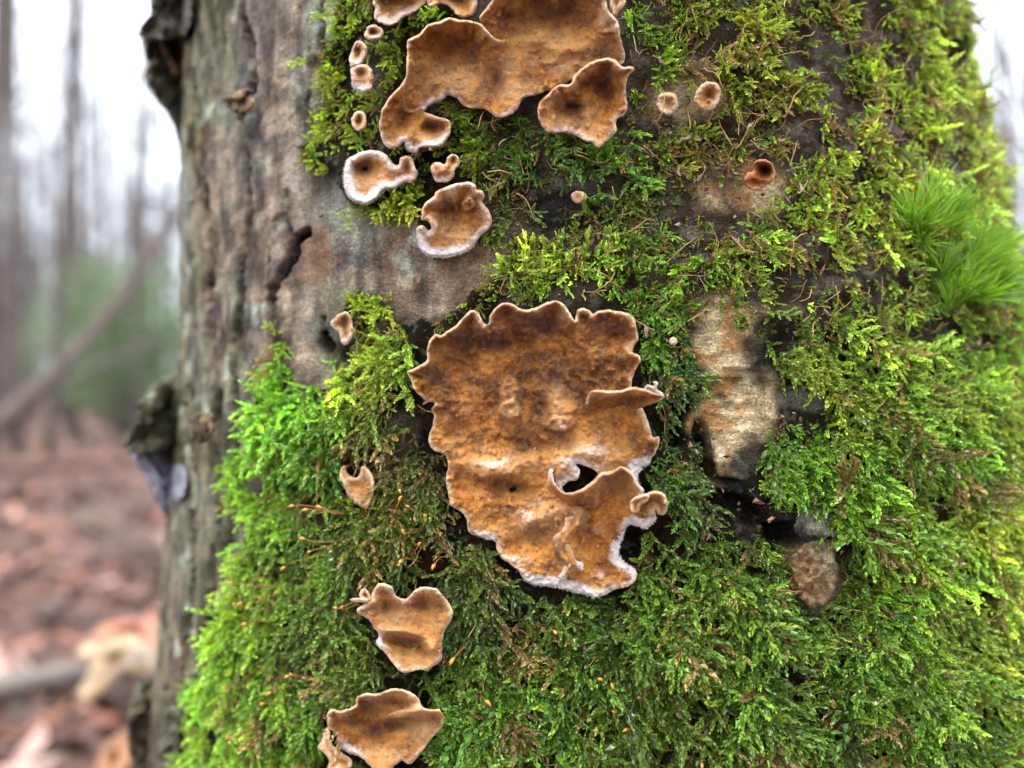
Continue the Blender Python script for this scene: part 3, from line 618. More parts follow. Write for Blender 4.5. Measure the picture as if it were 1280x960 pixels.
# the folded lower lobe, its rim runs round the hole
lobe = c5([(640, 175, 4, .8), (650, 225, 5, .5), (668, 258, 6, .2), (700, 285, 7, .1), (750, 278, 8, 0), (795, 258, 8, 0), (832, 228, 8, 0), (868, 190, 9, 0), (912, 184, 9, 0), (940, 172, 9, .1), (965, 160, 9, .1), (1000, 175, 8, .1), (1035, 215, 8, .2),
           (1050, 245, 7, .4), (1075, 275, 7, .4), (1060, 298, 7, .4), (1095, 285, 7, .2), (1125, 278, 8, .1), (1158, 284, 8, 0), (1180, 312, 8, 0), (1186, 350, 7, 0), (1168, 390, 6, .1), (1140, 385, 5, .2), (1128, 365, 4, .2), (1130, 400, 3, .8), (1110, 432, 2, 1), (1075, 448, 1, 1),
           (1035, 435, 1, 1), (1000, 432, 1, .9), (975, 470, 0, .3), (930, 520, -.6, -1), (860, 520, -1.4, -1), (790, 480, -1.4, -1), (770, 420, 0, -1), (740, 400, .5, -1), (700, 400, 0, -1), (690, 340, .5, -1), (655, 300, 0, -.6), (625, 250, .4, 0), (620, 200, 1.5, .7)])
sheet('lobe', lobe, main, base=4.6, L=5.0, seed=4, step=1.25, noise_amp=0.7, edge_drop=1.3, rim=1.1,
      bumps=[(738, 628, 14, 10, 0, 1.4, 1), (795, 625, 10, 16, 0, -1.0)], darks=[(775, 605, 26, 18, 0.55), (812, 632, 8, 8, 0.2), (728, 630, 16, 8, 0.25)], pales=[(735, 605, 26, 8, 0.6), (800, 615, 10, 20, 0.3)], pleat=0.3)
sheet('curled_lip', c5([(1005, 345, 4, .2), (1015, 318, 5, .1), (1045, 300, 6, .4), (1078, 292, 7, .6), (1100, 300, 7, .2), (1085, 325, 6, 0), (1058, 345, 6, 0), (1050, 372, 5, 0), (1022, 382, 5, .1)]), main, base=8.0, L=3, seed=5, step=1.1, noise_amp=0.3, thick=2.0)
sheet('fold', c5([(770, 395, 1, 0), (776, 430, 1, 0), (758, 460, 1, 0), (730, 482, 1, 0), (716, 520, 1, 0), (735, 560, 1, 0), (750, 600, 1, .3), (782, 620, 1, .9), (776, 655, 1, .6), (740, 660, 1, 0), (700, 690, 1, .8), (675, 680, 1, .9), (690, 640, 1, .2), (695, 600, 1, 0), (665, 560, 1, 0), (645, 505, 1, 0), (665, 480, 1, 0), (700, 440, 1, 0), (705, 400, 1, 0)]),
      main, base=6.6, L=3, seed=6, step=1.1, noise_amp=0.4, thick=3.0, rim=2.0, edge_drop=2.6, pales=[(705, 670, 12, 60, 0.4)], foot=False)
finish(main)

# upper cluster
top = thing('crust_fungus', 640, 90, 'broad tan crust fungus cluster at the top edge, three joined lobes with smooth brown hollows', group=FG)
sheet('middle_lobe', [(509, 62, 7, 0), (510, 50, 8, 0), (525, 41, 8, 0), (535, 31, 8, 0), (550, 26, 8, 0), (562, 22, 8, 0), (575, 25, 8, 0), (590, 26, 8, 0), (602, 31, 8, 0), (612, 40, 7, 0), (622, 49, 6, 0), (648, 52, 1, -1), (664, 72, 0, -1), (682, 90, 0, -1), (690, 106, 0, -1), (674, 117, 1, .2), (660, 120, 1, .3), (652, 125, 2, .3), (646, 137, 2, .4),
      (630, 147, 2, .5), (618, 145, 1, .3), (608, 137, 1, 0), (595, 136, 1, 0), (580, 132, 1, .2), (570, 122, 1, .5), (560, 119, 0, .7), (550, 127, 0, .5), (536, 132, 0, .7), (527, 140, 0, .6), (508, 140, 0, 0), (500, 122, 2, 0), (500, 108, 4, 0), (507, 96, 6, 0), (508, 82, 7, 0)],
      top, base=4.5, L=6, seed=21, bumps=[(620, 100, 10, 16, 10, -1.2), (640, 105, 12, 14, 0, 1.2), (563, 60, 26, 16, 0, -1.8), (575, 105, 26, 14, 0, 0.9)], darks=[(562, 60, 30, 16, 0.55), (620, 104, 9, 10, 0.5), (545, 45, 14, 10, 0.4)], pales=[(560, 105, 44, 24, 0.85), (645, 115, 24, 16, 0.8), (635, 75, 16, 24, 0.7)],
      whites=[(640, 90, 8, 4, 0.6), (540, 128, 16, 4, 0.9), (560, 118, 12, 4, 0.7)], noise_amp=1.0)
sheet('left_lobe', [(502, 107, 5, 0), (492, 115, 6, 0), (485, 125, 6, 0), (477, 137, 6, 0), (475, 150, 5, .1), (474, 162, 4, .2), (479, 178, 3, .4), (487, 186, 3, .5), (499, 184, 3, .6), (505, 177, 3, .7), (510, 188, 3, .8), (520, 191, 3, .8), (526, 185, 3, .7), (540, 184, 3, .8), (552, 181, 3, .7), (560, 172, 3, .6), (564, 160, 3, .4), (561, 150, 3, 0), (550, 146, 3, 0), (540, 143, 3, 0), (530, 140, 1, 0),
      (530, 128, -.6, -1), (522, 112, -.6, -1), (510, 103, 1, -1)], top, base=4.2, L=4, seed=22, bumps=[(505, 145, 14, 16, 0, -1.6), (541, 160, 14, 8, 0, -2.2), (515, 170, 16, 7, 0, 1.5)], darks=[(507, 145, 12, 16, 0.5), (540, 155, 11, 7, 0.7)], pales=[(540, 175, 20, 10, 0.6), (490, 175, 14, 12, 0.4)], whites=[(489, 150, 7, 3, .7), (515, 160, 10, 4, .4)], step=1.5)
sheet('right_lobe', [(599, 24, 5, 0), (607, 12, 6, 0), (615, 0, 7, 0), (625, -20, 8, 0), (660, -42, 9, 0), (710, -48, 9, 0), (750, -35, 8, 0), (760, -10, 8, 0), (757, 0, 8, 0), (762, 15, 8, 0), (772, 27, 8, 0), (776, 45, 7, 0), (779, 60, 6, 0), (781, 70, 5, 0), (778, 80, 4, 0), (762, 84, 2, 0), (735, 92, 1, 0), (712, 102, 1, .1), (698, 108, 1, .3), (686, 114, 1, .3), (672, 112, 0, -.5), (655, 108, -.8, -1), (640, 92, -.8, -1), (627, 68, -.4, -1), (617, 46, 1, -.8)],
      top, base=4.9, L=8, seed=23, step=1.8, bumps=[(690, 10, 50, 22, 10, -2.5), (672, 45, 22, 10, -20, 1.6), (700, 60, 40, 8, 5, 0.9), (670, 92, 30, 8, -10, -1.0)], darks=[(690, 15, 50, 22, 0.75), (650, 20, 26, 20, 0.5), (665, 90, 26, 9, 0.6), (762, 62, 10, 12, 0.6), (720, 28, 30, 10, 0.5)],
      pales=[(690, 52, 54, 12, 0.8), (650, 60, 18, 18, 0.7), (690, 80, 40, 12, 0.8)], whites=[(645, 62, 9, 5, 0.6), (694, 82, 12, 5, .6), (672, 108, 10, 4, .6), (720, 78, 22, 4, .4)], noise_amp=1.2)
finish(top)
fd = thing('crust_fungus', 735, 130, 'brown hooded crust fungus hanging at the lower right corner of the top cluster', group=FG)
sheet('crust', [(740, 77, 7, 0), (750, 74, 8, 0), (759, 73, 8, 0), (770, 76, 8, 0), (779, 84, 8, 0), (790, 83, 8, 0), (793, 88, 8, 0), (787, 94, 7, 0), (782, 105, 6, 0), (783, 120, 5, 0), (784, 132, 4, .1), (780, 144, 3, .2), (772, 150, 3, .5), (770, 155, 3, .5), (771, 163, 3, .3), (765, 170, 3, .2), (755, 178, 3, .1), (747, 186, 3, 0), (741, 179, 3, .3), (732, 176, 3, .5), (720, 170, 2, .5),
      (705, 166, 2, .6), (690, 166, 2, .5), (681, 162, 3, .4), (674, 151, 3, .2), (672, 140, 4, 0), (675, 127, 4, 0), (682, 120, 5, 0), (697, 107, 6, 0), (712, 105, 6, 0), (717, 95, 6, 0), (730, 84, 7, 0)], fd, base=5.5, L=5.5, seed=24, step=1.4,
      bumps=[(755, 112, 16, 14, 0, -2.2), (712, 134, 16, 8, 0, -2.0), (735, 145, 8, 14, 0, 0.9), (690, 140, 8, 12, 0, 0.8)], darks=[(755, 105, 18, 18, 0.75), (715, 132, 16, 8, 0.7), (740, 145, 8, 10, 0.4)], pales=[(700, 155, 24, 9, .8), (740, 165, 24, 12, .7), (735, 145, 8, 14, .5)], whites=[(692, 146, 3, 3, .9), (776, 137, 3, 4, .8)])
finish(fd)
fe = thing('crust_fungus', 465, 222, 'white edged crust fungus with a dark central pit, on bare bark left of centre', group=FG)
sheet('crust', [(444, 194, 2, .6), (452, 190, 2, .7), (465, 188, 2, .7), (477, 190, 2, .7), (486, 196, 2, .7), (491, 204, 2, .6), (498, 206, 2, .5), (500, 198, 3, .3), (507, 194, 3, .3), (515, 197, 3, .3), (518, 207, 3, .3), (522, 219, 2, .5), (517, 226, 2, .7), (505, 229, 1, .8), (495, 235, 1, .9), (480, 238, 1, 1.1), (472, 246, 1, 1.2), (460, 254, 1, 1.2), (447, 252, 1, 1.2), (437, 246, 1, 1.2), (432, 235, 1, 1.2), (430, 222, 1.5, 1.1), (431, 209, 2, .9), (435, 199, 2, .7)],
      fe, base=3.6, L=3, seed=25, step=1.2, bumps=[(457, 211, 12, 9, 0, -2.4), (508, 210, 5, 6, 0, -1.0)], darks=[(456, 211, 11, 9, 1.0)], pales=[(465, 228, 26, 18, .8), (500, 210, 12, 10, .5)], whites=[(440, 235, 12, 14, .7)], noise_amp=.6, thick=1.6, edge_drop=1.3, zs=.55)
finish(fe)
ff = thing('crust_fungus', 568, 275, 'single round crust fungus like an ear with pale rim, beneath the top cluster', group=FG)
sheet('crust', [(521, 292, 2, .9), (520, 286, 3, .4), (526, 282, 4, .3), (531, 284, 4, .4), (536, 288, 2, .5), (539, 284, 4, .4), (535, 276, 5, .3), (527, 275, 5, .3), (528, 269, 6, .1), (527, 262, 6, 0), (532, 254, 6, 0), (542, 245, 6, 0), (546, 239, 6, .1), (557, 234, 6, .3), (570, 229, 6, .5), (585, 227, 6, .5), (594, 231, 6, .4), (597, 237, 6, .2), (603, 239, 6, .1), (605, 246, 5, .1), (602, 252, 3, .1), (606, 257, 3, .1),
      (611, 264, 3, .2), (615, 275, 2, .4), (611, 285, 2, .5), (600, 297, 1, .6), (592, 307, 1, .8), (580, 315, 1, .9), (562, 320, 1, 1), (545, 321, 1, 1.1), (532, 317, 1, 1.1), (525, 307, 1, 1.1)],
      ff, base=4.0, L=5, seed=26, step=1.2, bumps=[(572, 262, 20, 10, -20, -1.6), (585, 256, 8, 10, 30, 3.0, 1), (560, 296, 20, 8, 0, .5)], darks=[(568, 258, 18, 12, 0.55)], pales=[(570, 296, 34, 16, .8)], noise_amp=.7, edge_drop=1.3, zs=.6)
finish(ff)
fi = thing('crust_fungus', 508, 785, 'heart shaped crust fungus among moss, lower left of the largest one', group=FG)
sheet('crust', [(464, 748, 4, .2), (467, 738, 5, .1), (473, 729, 6, 0), (483, 730, 6, 0), (491, 735, 6, 0), (496, 745, 5, .1), (505, 749, 4, .5), (513, 744, 5, .2), (518, 738, 6, 0), (530, 733, 6, 0), (543, 735, 6, 0), (551, 742, 6, 0), (559, 751, 5, 0), (566, 765, 5, .1), (564, 776, 4, .1), (556, 787, 3, .1), (553, 800, 3, .1), (553, 816, 3, .4), (551, 826, 3, .5), (541, 833, 3, .4), (534, 839, 3, .3), (524, 837, 3, .2), (510, 841, 3, .2), (499, 838, 3, .2), (492, 830, 3, .2),
      (483, 819, 2, .3), (475, 811, 2, .6), (470, 803, 2, .8), (473, 793, 2, .5), (467, 784, 2, .2), (460, 774, 3, .1), (449, 768, 4, .3), (446, 761, 5, .3), (452, 756, 4, .3)], fi, base=6.6, L=4, seed=27, step=1.2,
      bumps=[(489, 755, 10, 12, 0, -1.6), (525, 755, 22, 9, 0, -1.6), (505, 790, 26, 6, 8, 2.0), (540, 805, 9, 16, -30, 2.4), (500, 802, 22, 5, 12, -2.2)], ridges=[([(484, 788), (505, 788), (528, 796), (538, 812)], 5, 1.8)],
      darks=[(484, 757, 12, 14, .55), (527, 757, 20, 9, .6), (512, 803, 18, 6, .6), (470, 767, 3, 3, 1.0)], pales=[(500, 772, 34, 11, .8), (545, 778, 16, 16, .6), (505, 828, 32, 12, .8), (495, 787, 22, 7, .8), (540, 806, 9, 14, .5)], noise_amp=.9)
for dx, dy, r in [(444, 750, 1.5), (452, 744, 1.2)]:
    pass
sheet('side_curl', [(449, 740, 4, 0), (455, 735, 4, 0), (462, 741, 4, 0), (464, 750, 4, .1), (458, 752, 4, .1), (452, 750, 4, .2)], fi, base=7, L=2, seed=28, step=1.1, noise_amp=.3)
sheet('side_curl', [(437, 749, 4, .3), (447, 747, 4, .2), (458, 749, 4, .1), (462, 755, 3, 0), (452, 753, 4, .1), (442, 753, 4, .3)], fi, base=7.5, L=2, seed=29, step=1.0, noise_amp=.2)
finish(fi)
fj = thing('crust_fungus', 482, 912, 'lowest crust fungus near the bottom edge, broad with a dark folded middle', group=FG)
sheet('crust', [(409, 892, 5, .4), (414, 886, 6, .2), (426, 888, 6, 0), (438, 884, 6, 0), (445, 880, 6, 0), (447, 871, 6, 0), (459, 866, 7, 0), (472, 867, 7, 0), (483, 862, 7, 0), (494, 860, 7, 0), (510, 864, 7, 0), (524, 873, 7, 0), (529, 884, 6, 0), (540, 887, 6, 0), (549, 886, 6, 0), (554, 895, 5, 0), (553, 909, 4, 0), (543, 919, 3, .1), (532, 933, 3, .1), (524, 945, 3, .1), (513, 955, 2, .2), (502, 951, 2, .2), (494, 957, 3, 0), (486, 965, 3, 0), (470, 963, 3, 0),
      (456, 951, 2, .2), (446, 944, 1, .7), (436, 940, 1, .9), (427, 935, 1, .9), (421, 925, 2, .4), (422, 918, 2, .1), (412, 912, 3, 0), (410, 902, 4, .1)], fj, base=6.8, L=4.5, seed=30, step=1.2,
      bumps=[(465, 900, 36, 18, 0, -1.6), (500, 893, 22, 6, -12, 2.8, 1), (520, 888, 24, 6, -10, 1.6), (500, 906, 24, 6, -8, -1.5)], darks=[(460, 885, 16, 12, .75), (440, 902, 16, 10, .7), (500, 906, 26, 7, .7), (468, 915, 18, 14, .6), (490, 875, 16, 8, .4)], pales=[(530, 915, 20, 20, .8), (480, 945, 34, 14, .8), (500, 892, 18, 6, .8), (500, 868, 20, 6, .5)],
      whites=[(430, 932, 8, 9, .9)])
finish(fj)
SMALL = [  # outline centre, radii, tilt, lifts, label
    ('fk', [(404, 918, 3, .2), (412, 914, 4, 0), (414, 926, 4, 0), (422, 936, 3, 0), (434, 944, 3, .2), (440, 954, 3, .3), (432, 966, 3, .2), (412, 962, 3, .2), (411, 950, 3, .1), (404, 940, 3, 0), (398, 934, 3, .1)], 'small curled brown fungus scrap at the left foot of the lowest crust fungus', [], [(420, 950, 8, 8, .4)]),
    ('fl', [(426, 586, 3, .3), (431, 581, 3, .1), (436, 592, 2, 0), (446, 596, 2, 0), (452, 583, 3, .1), (462, 588, 3, .1), (467, 600, 3, 0), (467, 614, 3, .1), (465, 627, 2, .3), (457, 636, 2, .3), (447, 632, 2, .2), (437, 621, 3, .1), (430, 606, 4, .1), (424, 596, 4, .1)], 'tan fungus half hidden by moss, left of the largest crust fungus', [(445, 606, 8, 5, -1.2)], [(440, 602, 8, 6, .5)]),
    ('fm', [(413, 405, 3, .2), (418, 397, 4, .1), (430, 390, 4, .1), (438, 395, 4, .1), (440, 406, 3, .2), (440, 420, 2, .4), (433, 430, 2, .7), (427, 427, 2, .6), (424, 416, 3, .2)], 'tiny cream ear fungus beside the small black hole in the bark', [(432, 402, 4, 7, -1.5)], []),
    ('fg', [(540, 206, 3, .2), (548, 203, 3, .1), (556, 205, 3, 0), (559, 196, 4, 0), (566, 192, 4, 0), (574, 197, 4, 0), (575, 206, 3, 0), (569, 213, 3, .2), (567, 222, 2, .5), (556, 228, 2, .7), (545, 226, 2, .6), (539, 216, 3, .4)], 'tiny flower like tan fungus between the pitted one and the top cluster', [(567, 200, 4, 4, -1.2), (552, 214, 7, 4, 1.2)], []),
    ('fp', [(456, 40, 2, .2), (460, 33, 2.5, .1), (468, 31, 2.5, .1), (477, 35, 2.5, .2), (480, 41, 2, .3), (475, 48, 2, .5), (465, 50, 2, .5), (458, 47, 2, .4)], 'uppermost of four small cup fungi in the column left of the top cluster', [(467, 40, 5, 4, -1.4)], [(467, 40, 5, 4, .7)]),
    ('fq', [(438, 65, 2, .2), (443, 54, 3, .1), (451, 52, 3, .1), (458, 58, 3, .1), (457, 72, 2, .4), (448, 82, 2, .8), (439, 82, 2, .8), (436, 74, 2, .5)], 'second small cup fungus in the column, tall oval with a brown slot', [(447, 63, 4, 8, -1.6)], [(446, 64, 3, 6, .7)]),
    ('fr', [(440, 85, 2, .3), (449, 81, 3, .1), (460, 82, 3, .1), (466, 90, 3, .1), (467, 104, 2, .3), (462, 113, 2, .7), (453, 115, 1, 1), (443, 109, 1, .9), (439, 96, 2, .5)], 'third small cup fungus in the column, white below and tan above', [(452, 90, 7, 5, -1.2)], [(452, 89, 5, 3, .4)]),
    ('fs', [(440, 146, 2, .1), (446, 139, 2.5, .1), (455, 140, 2.5, .1), (458, 150, 2.5, .1), (456, 160, 2, .2), (447, 165, 2, .4), (441, 158, 2, .3)], 'lowest small cup fungus in the column, alone in yellow moss', [(449, 150, 4, 6, -1.3)], [(449, 149, 3, 4, .6)]),
    ('fn', [(464, -16, 3, .1), (485, -22, 4, 0), (510, -18, 4, 0), (528, -8, 4, .1), (532, 4, 3, .2), (520, 14, 2, .6), (505, 22, 2, .7), (492, 32, 2, .7), (480, 31, 2, .7), (468, 22, 2, .6), (468, 8, 3, .4)], 'white rimmed tan fungus cut by the top edge, left of the top cluster', [(495, 2, 18, 8, -2.0)], [(492, -2, 16, 8, .6)]),
    ('fo', [(533, -14, 3, .1), (560, -24, 4, 0), (590, -18, 4, 0), (597, 0, 4, 0), (594, 14, 3, .2), (585, 21, 3, .2), (572, 18, 3, .1), (560, 8, 2, .3), (548, 5, 2, .2), (539, 10, 3, .1), (534, 2, 3, .1)], 'small tan fungus cut by the top edge, directly above the top cluster', [(572, -2, 12, 8, -2)], [(572, -3, 12, 8, .5)]),
    ('ft', [(821, 125, 1.5, .3), (828, 117, 2, .2), (838, 116, 2, .2), (846, 121, 2, .2), (848, 131, 1.5, .3), (841, 142, 1, .5), (829, 142, 1, .5), (821, 134, 1, .4)], 'pale flat button fungus right of the top cluster, the left of two', [], []),
    ('fu', [(869, 120, 2, .2), (874, 108, 2.5, .2), (884, 102, 3, .3), (895, 103, 3, .3), (901, 113, 3, .2), (899, 128, 2, .3), (889, 137, 1.5, .2), (877, 136, 2, .1), (870, 130, 2, .1)], 'cupped orange button fungus right of the top cluster, the right of two', [(885, 120, 6, 8, -1.6), (886, 125, 3, 3, 1.5)], [(885, 115, 4, 5, .5)]),
    ('fv', [(930, 226, 2, 0), (934, 216, 3, 0), (942, 213, 3, 0), (941, 204, 4, 0), (948, 199, 5, 0), (960, 201, 5, 0), (968, 209, 4, 0), (968, 221, 3, 0), (960, 232, 3, 0), (947, 238, 3, 0), (935, 236, 2, 0)], 'deep orange curled fungus on the upper right of the trunk', [(955, 212, 7, 5, -2.4), (948, 224, 14, 4, 1.2)], [(955, 211, 6, 4, .9)]),
    ('fw', [(714, 246, 1, .2), (719, 240, 1.4, .1), (727, 240, 1.4, .1), (733, 246, 1, .1), (731, 252, 1, .1), (721, 254, 1, .2)], 'tiny flat tan disc fungus on dark bark above the largest crust fungus', [], []),
    ('fx', [(765, -12, 3, .1), (780, -10, 4, 0), (782, 4, 3, 0), (774, 14, 3, .1), (768, 22, 2, .1), (763, 10, 2, 0)], 'small orange fungus tucked behind the right rim of the top cluster', [], []),
    ('fy', [(826, 426, 1, 1), (832, 420, 1, 1), (842, 421, 1, 1), (849, 426, 1, 1), (846, 432, 1, 1), (834, 433, 1, 1)], 'tiny pale speck of fungus right of the largest crust fungus', [], [])]
for k, (tagk, pts, lab, bm, dk) in enumerate(SMALL):
    if tagk == 'fy': pts = [(837, 424, 2, .3), (841, 421, 2, .2), (846, 424, 2, .3), (846, 429, 2, .3), (841, 431, 2, .4), (837, 429, 2, .3)]
    cx_, cy_ = np.mean([p[0] for p in pts]), np.mean([p[1] for p in pts])
    e = thing('crust_fungus', cx_, cy_, lab, group=FG)
    sheet('crust', pts, e, base=4.0 if tagk not in ('ft', 'fw') else 2.5, L=2.5, seed=50+k, step=1.1 if k else 1.2, bumps=[(x, y, rx, ry, 0, a) for x, y, rx, ry, a in bm], darks=dk,
          pales=[(cx_, cy_, 14, 14, .75 if tagk != 'fv' else 0)], noise_amp=.75, crinkle=1.3, zs=.55, mat=M_RUSTY if tagk == 'fv' else None)
    finish(e)

# ------------------------------------------------------------------ moss
def moss_proto(kind, seed):
    """one leafy shoot: stem along +Z, spread in the XZ plane, small pointed overlapping leaves; units of m"""
    r = np.random.default_rng(seed); V, Fc, T = [], [], []
    def add(vs, fs, ts):
        n = len(V); V.extend(vs); Fc.extend([[i+n for i in f] for f in fs]); T.extend(ts)
    def leaf(p, d, nrm, ln, wd, t0):
        s = np.cross(d, nrm); s /= np.linalg.norm(s)+1e-9
        m = p+d*ln*0.4
        add([p, m-s*wd*0.5+nrm*wd*0.22, p+d*ln+nrm*ln*r.uniform(-0.1, 0.22), m+s*wd*0.5+nrm*wd*0.22, m-nrm*wd*0.05], [[0, 4, 1], [4, 2, 1], [0, 3, 4], [4, 3, 2]], [t0*0.8, t0, min(1, t0+0.12), t0, t0])
    def branch(p0, d0, L, lw, ln, t0, t1, bend, dens=1.0):
        n = max(4, int(L/0.00026*dens)); p = np.array(p0, float); d = np.array(d0, float); d /= np.linalg.norm(d); a = r.uniform(0, 6.28); pts = []
        for i in range(n):
            f = i/(n-1); pts.append(p.copy())
            sx = np.cross(d, [0, 1, 0.01]); sx /= np.linalg.norm(sx)+1e-9; sy = np.cross(sx, d)
            a += 2.4+r.normal(0, 0.15); rad = sx*math.cos(a)+0.75*sy*math.sin(a)
            sp = 0.60-0.30*f; ld = d*math.cos(sp)+rad*math.sin(sp); ld /= np.linalg.norm(ld)
            k = (1-0.55*f**2)*(0.75+0.25*min(1, f*6))*r.uniform(0.85, 1.15)
            leaf(p, ld, np.cross(np.cross(ld, rad), ld), ln*k, lw*k, t0+(t1-t0)*f)
            p = p+d*L/n; d = d+np.array(bend)/n+r.normal(0, 0.035, 3); d /= np.linalg.norm(d)
        q = tube(pts[::3]+[pts[-1]], 0.00008, 3, False); add(q[0].tolist(), q[1], [t0*0.5]*len(q[0]))
        return pts
    if kind == 'feather':
        L = r.uniform(0.010, 0.014); st = branch((0, 0, 0), (r.normal(0, .1), 0.1, 1), L, 0.0009, 0.0012, 0.1, 0.9, (r.normal(0, .6), -0.25, 0), 0.62)
        nb = int(r.integers(4, 7))
        for j in range(nb):
            f = 0.12+0.75*j/nb; sgn = 1 if j % 2 else -1; a = r.uniform(0.7, 1.1)
            branch(st[int(f*(len(st)-1))], (sgn*math.sin(a), r.normal(0.12, .15), math.cos(a)), L*(0.5-0.3*f)*r.uniform(.6, 1.4), 0.00095, 0.00125, 0.25+0.5*f, 1.0, (-sgn*0.3, -0.2, 0.1), 0.75)
    elif kind == 'catkin':
        branch((0, 0, 0), (r.normal(0, .15), .2, 1), r.uniform(.006, .009), 0.0012, 0.0014, 0.1, 1.0, (r.normal(0, .9), -0.6, 0), 0.95)
        if r.random() < .8: branch((0, 0, 0.002), (r.choice([-1, 1])*.8, .1, 1), .004, 0.0009, 0.0014, 0.3, 1.0, (r.normal(0, .4), -.3, 0), .85)
    elif kind == 'tuft':
        for j in range(5):
            a = j*1.257+r.uniform(-.4, .4); branch((0, 0, 0), (.7*math.cos(a), .7*math.sin(a), 1), r.uniform(.003, .005), 0.0011, 0.0013, 0.15, 1.0, (r.normal(0, .4), 0, .1), .8)
    elif kind == 'long':      # long narrow leaves of the upright moss tuft
        for j in range(34):
            a = r.uniform(0, 6.28); el = r.uniform(.05, .7)**1.0; d = np.array([math.cos(a)*el, math.sin(a)*el, 1.0]); d /= np.linalg.norm(d)
            p = np.array([0, 0, j*0.00018]); s = np.cross(d, [0.3, .8, .1]); s /= np.linalg.norm(s); ln = r.uniform(.009, .016); w = .00028
            m1 = p+d*ln*.35; m2 = p+d*ln*.72+np.array([math.cos(a), math.sin(a), -.2])*ln*.08*el; e = p+d*ln+np.array([math.cos(a), math.sin(a), -.5])*ln*.2*el
            add([p-s*w*.6, p+s*w*.6, m1-s*w, m1+s*w, m2-s*w*.6, m2+s*w*.6, e], [[0, 1, 3, 2], [2, 3, 5, 4], [4, 5, 6]], [.3, .3, .55, .55, .8, .8, 1.0])
    return mesh_obj('moss_shoot_'+kind, np.array(V), Fc, M_MOSS, None, False, dict(tip=T), link=False)
def proto_coll(name, kinds):
    c = bpy.data.collections.new(name)
    for i, (k, s) in enumerate(kinds):
        o = moss_proto(k, s); o.name = f'{chr(97+i)}_{k}'; c.objects.link(o)
    return c
PC = proto_coll('moss_shoot_kinds', [('feather', 1), ('feather', 2), ('feather', 3), ('feather', 4), ('catkin', 5), ('catkin', 6), ('catkin', 7), ('tuft', 8), ('tuft', 9)])
NFE, NCA, NTU = 4, 3, 2
PCL = proto_coll('long_leaf_kinds', [('long', 11), ('long', 12), ('long', 13)])
def gn_tree(coll):
    ng = bpy.data.node_groups.new('grow_'+coll.name, 'GeometryNodeTree')
    ng.interface.new_socket('Geometry', in_out='INPUT', socket_type='NodeSocketGeometry'); ng.interface.new_socket('Geometry', in_out='OUTPUT', socket_type='NodeSocketGeometry')
    gi, go = ng.nodes.new('NodeGroupInput'), ng.nodes.new('NodeGroupOutput')
    ip = ng.nodes.new('GeometryNodeInstanceOnPoints'); ci = ng.nodes.new('GeometryNodeCollectionInfo')
    ci.inputs['Collection'].default_value = coll; ci.inputs['Separate Children'].default_value = True; ci.inputs['Reset Children'].default_value = True
    ip.inputs['Pick Instance'].default_value = True
    def na(n, t):
        x = ng.nodes.new('GeometryNodeInputNamedAttribute'); x.data_type = t; x.inputs['Name'].default_value = n; return x.outputs['Attribute']
    L = ng.links.new
    L(gi.outputs[0], ip.inputs['Points']); L(ci.outputs[0], ip.inputs['Instance']); L(na('idx', 'INT'), ip.inputs['Instance Index'])
    L(na('rot', 'FLOAT_VECTOR'), ip.inputs['Rotation']); L(na('scl', 'FLOAT'), ip.inputs['Scale']); L(ip.outputs[0], go.inputs[0])
    return ng
GN, GNL = gn_tree(PC), gn_tree(PCL)
def instancer(name, P, rot, scl, idx, col, ng, label, cat):
    me = bpy.data.meshes.new(name); me.from_pydata(P.tolist(), [], [])
    a = me.attributes.new('rot', 'FLOAT_VECTOR', 'POINT'); a.data.foreach_set('vector', rot.astype(np.float32).ravel())
    a = me.attributes.new('scl', 'FLOAT', 'POINT'); a.data.foreach_set('value', scl.astype(np.float32))
    a = me.attributes.new('idx', 'INT', 'POINT'); a.data.foreach_set('value', idx.astype(np.int32))
    a = me.attributes.new('mcol', 'FLOAT_COLOR', 'POINT'); a.data.foreach_set('color', np.c_[col, np.ones(len(col))].astype(np.float32).ravel())
    o = bpy.data.objects.new(name, me); COL.objects.link(o); me.materials.append(M_MOSS)
    md = o.modifiers.new('grow', 'NODES'); md.node_group = ng
    return props(o, label, cat, kind='stuff')
def frames_to_euler(X, Y, Z):
    """columns X, Y, Z -> XYZ euler angles"""
    sy = -X[:, 2]
    b = np.arcsin(np.clip(sy, -1, 1)); a = np.arctan2(Y[:, 2], Z[:, 2]); c = np.arctan2(X[:, 1], X[:, 0])
    return np.stack([a, b, c], 1)
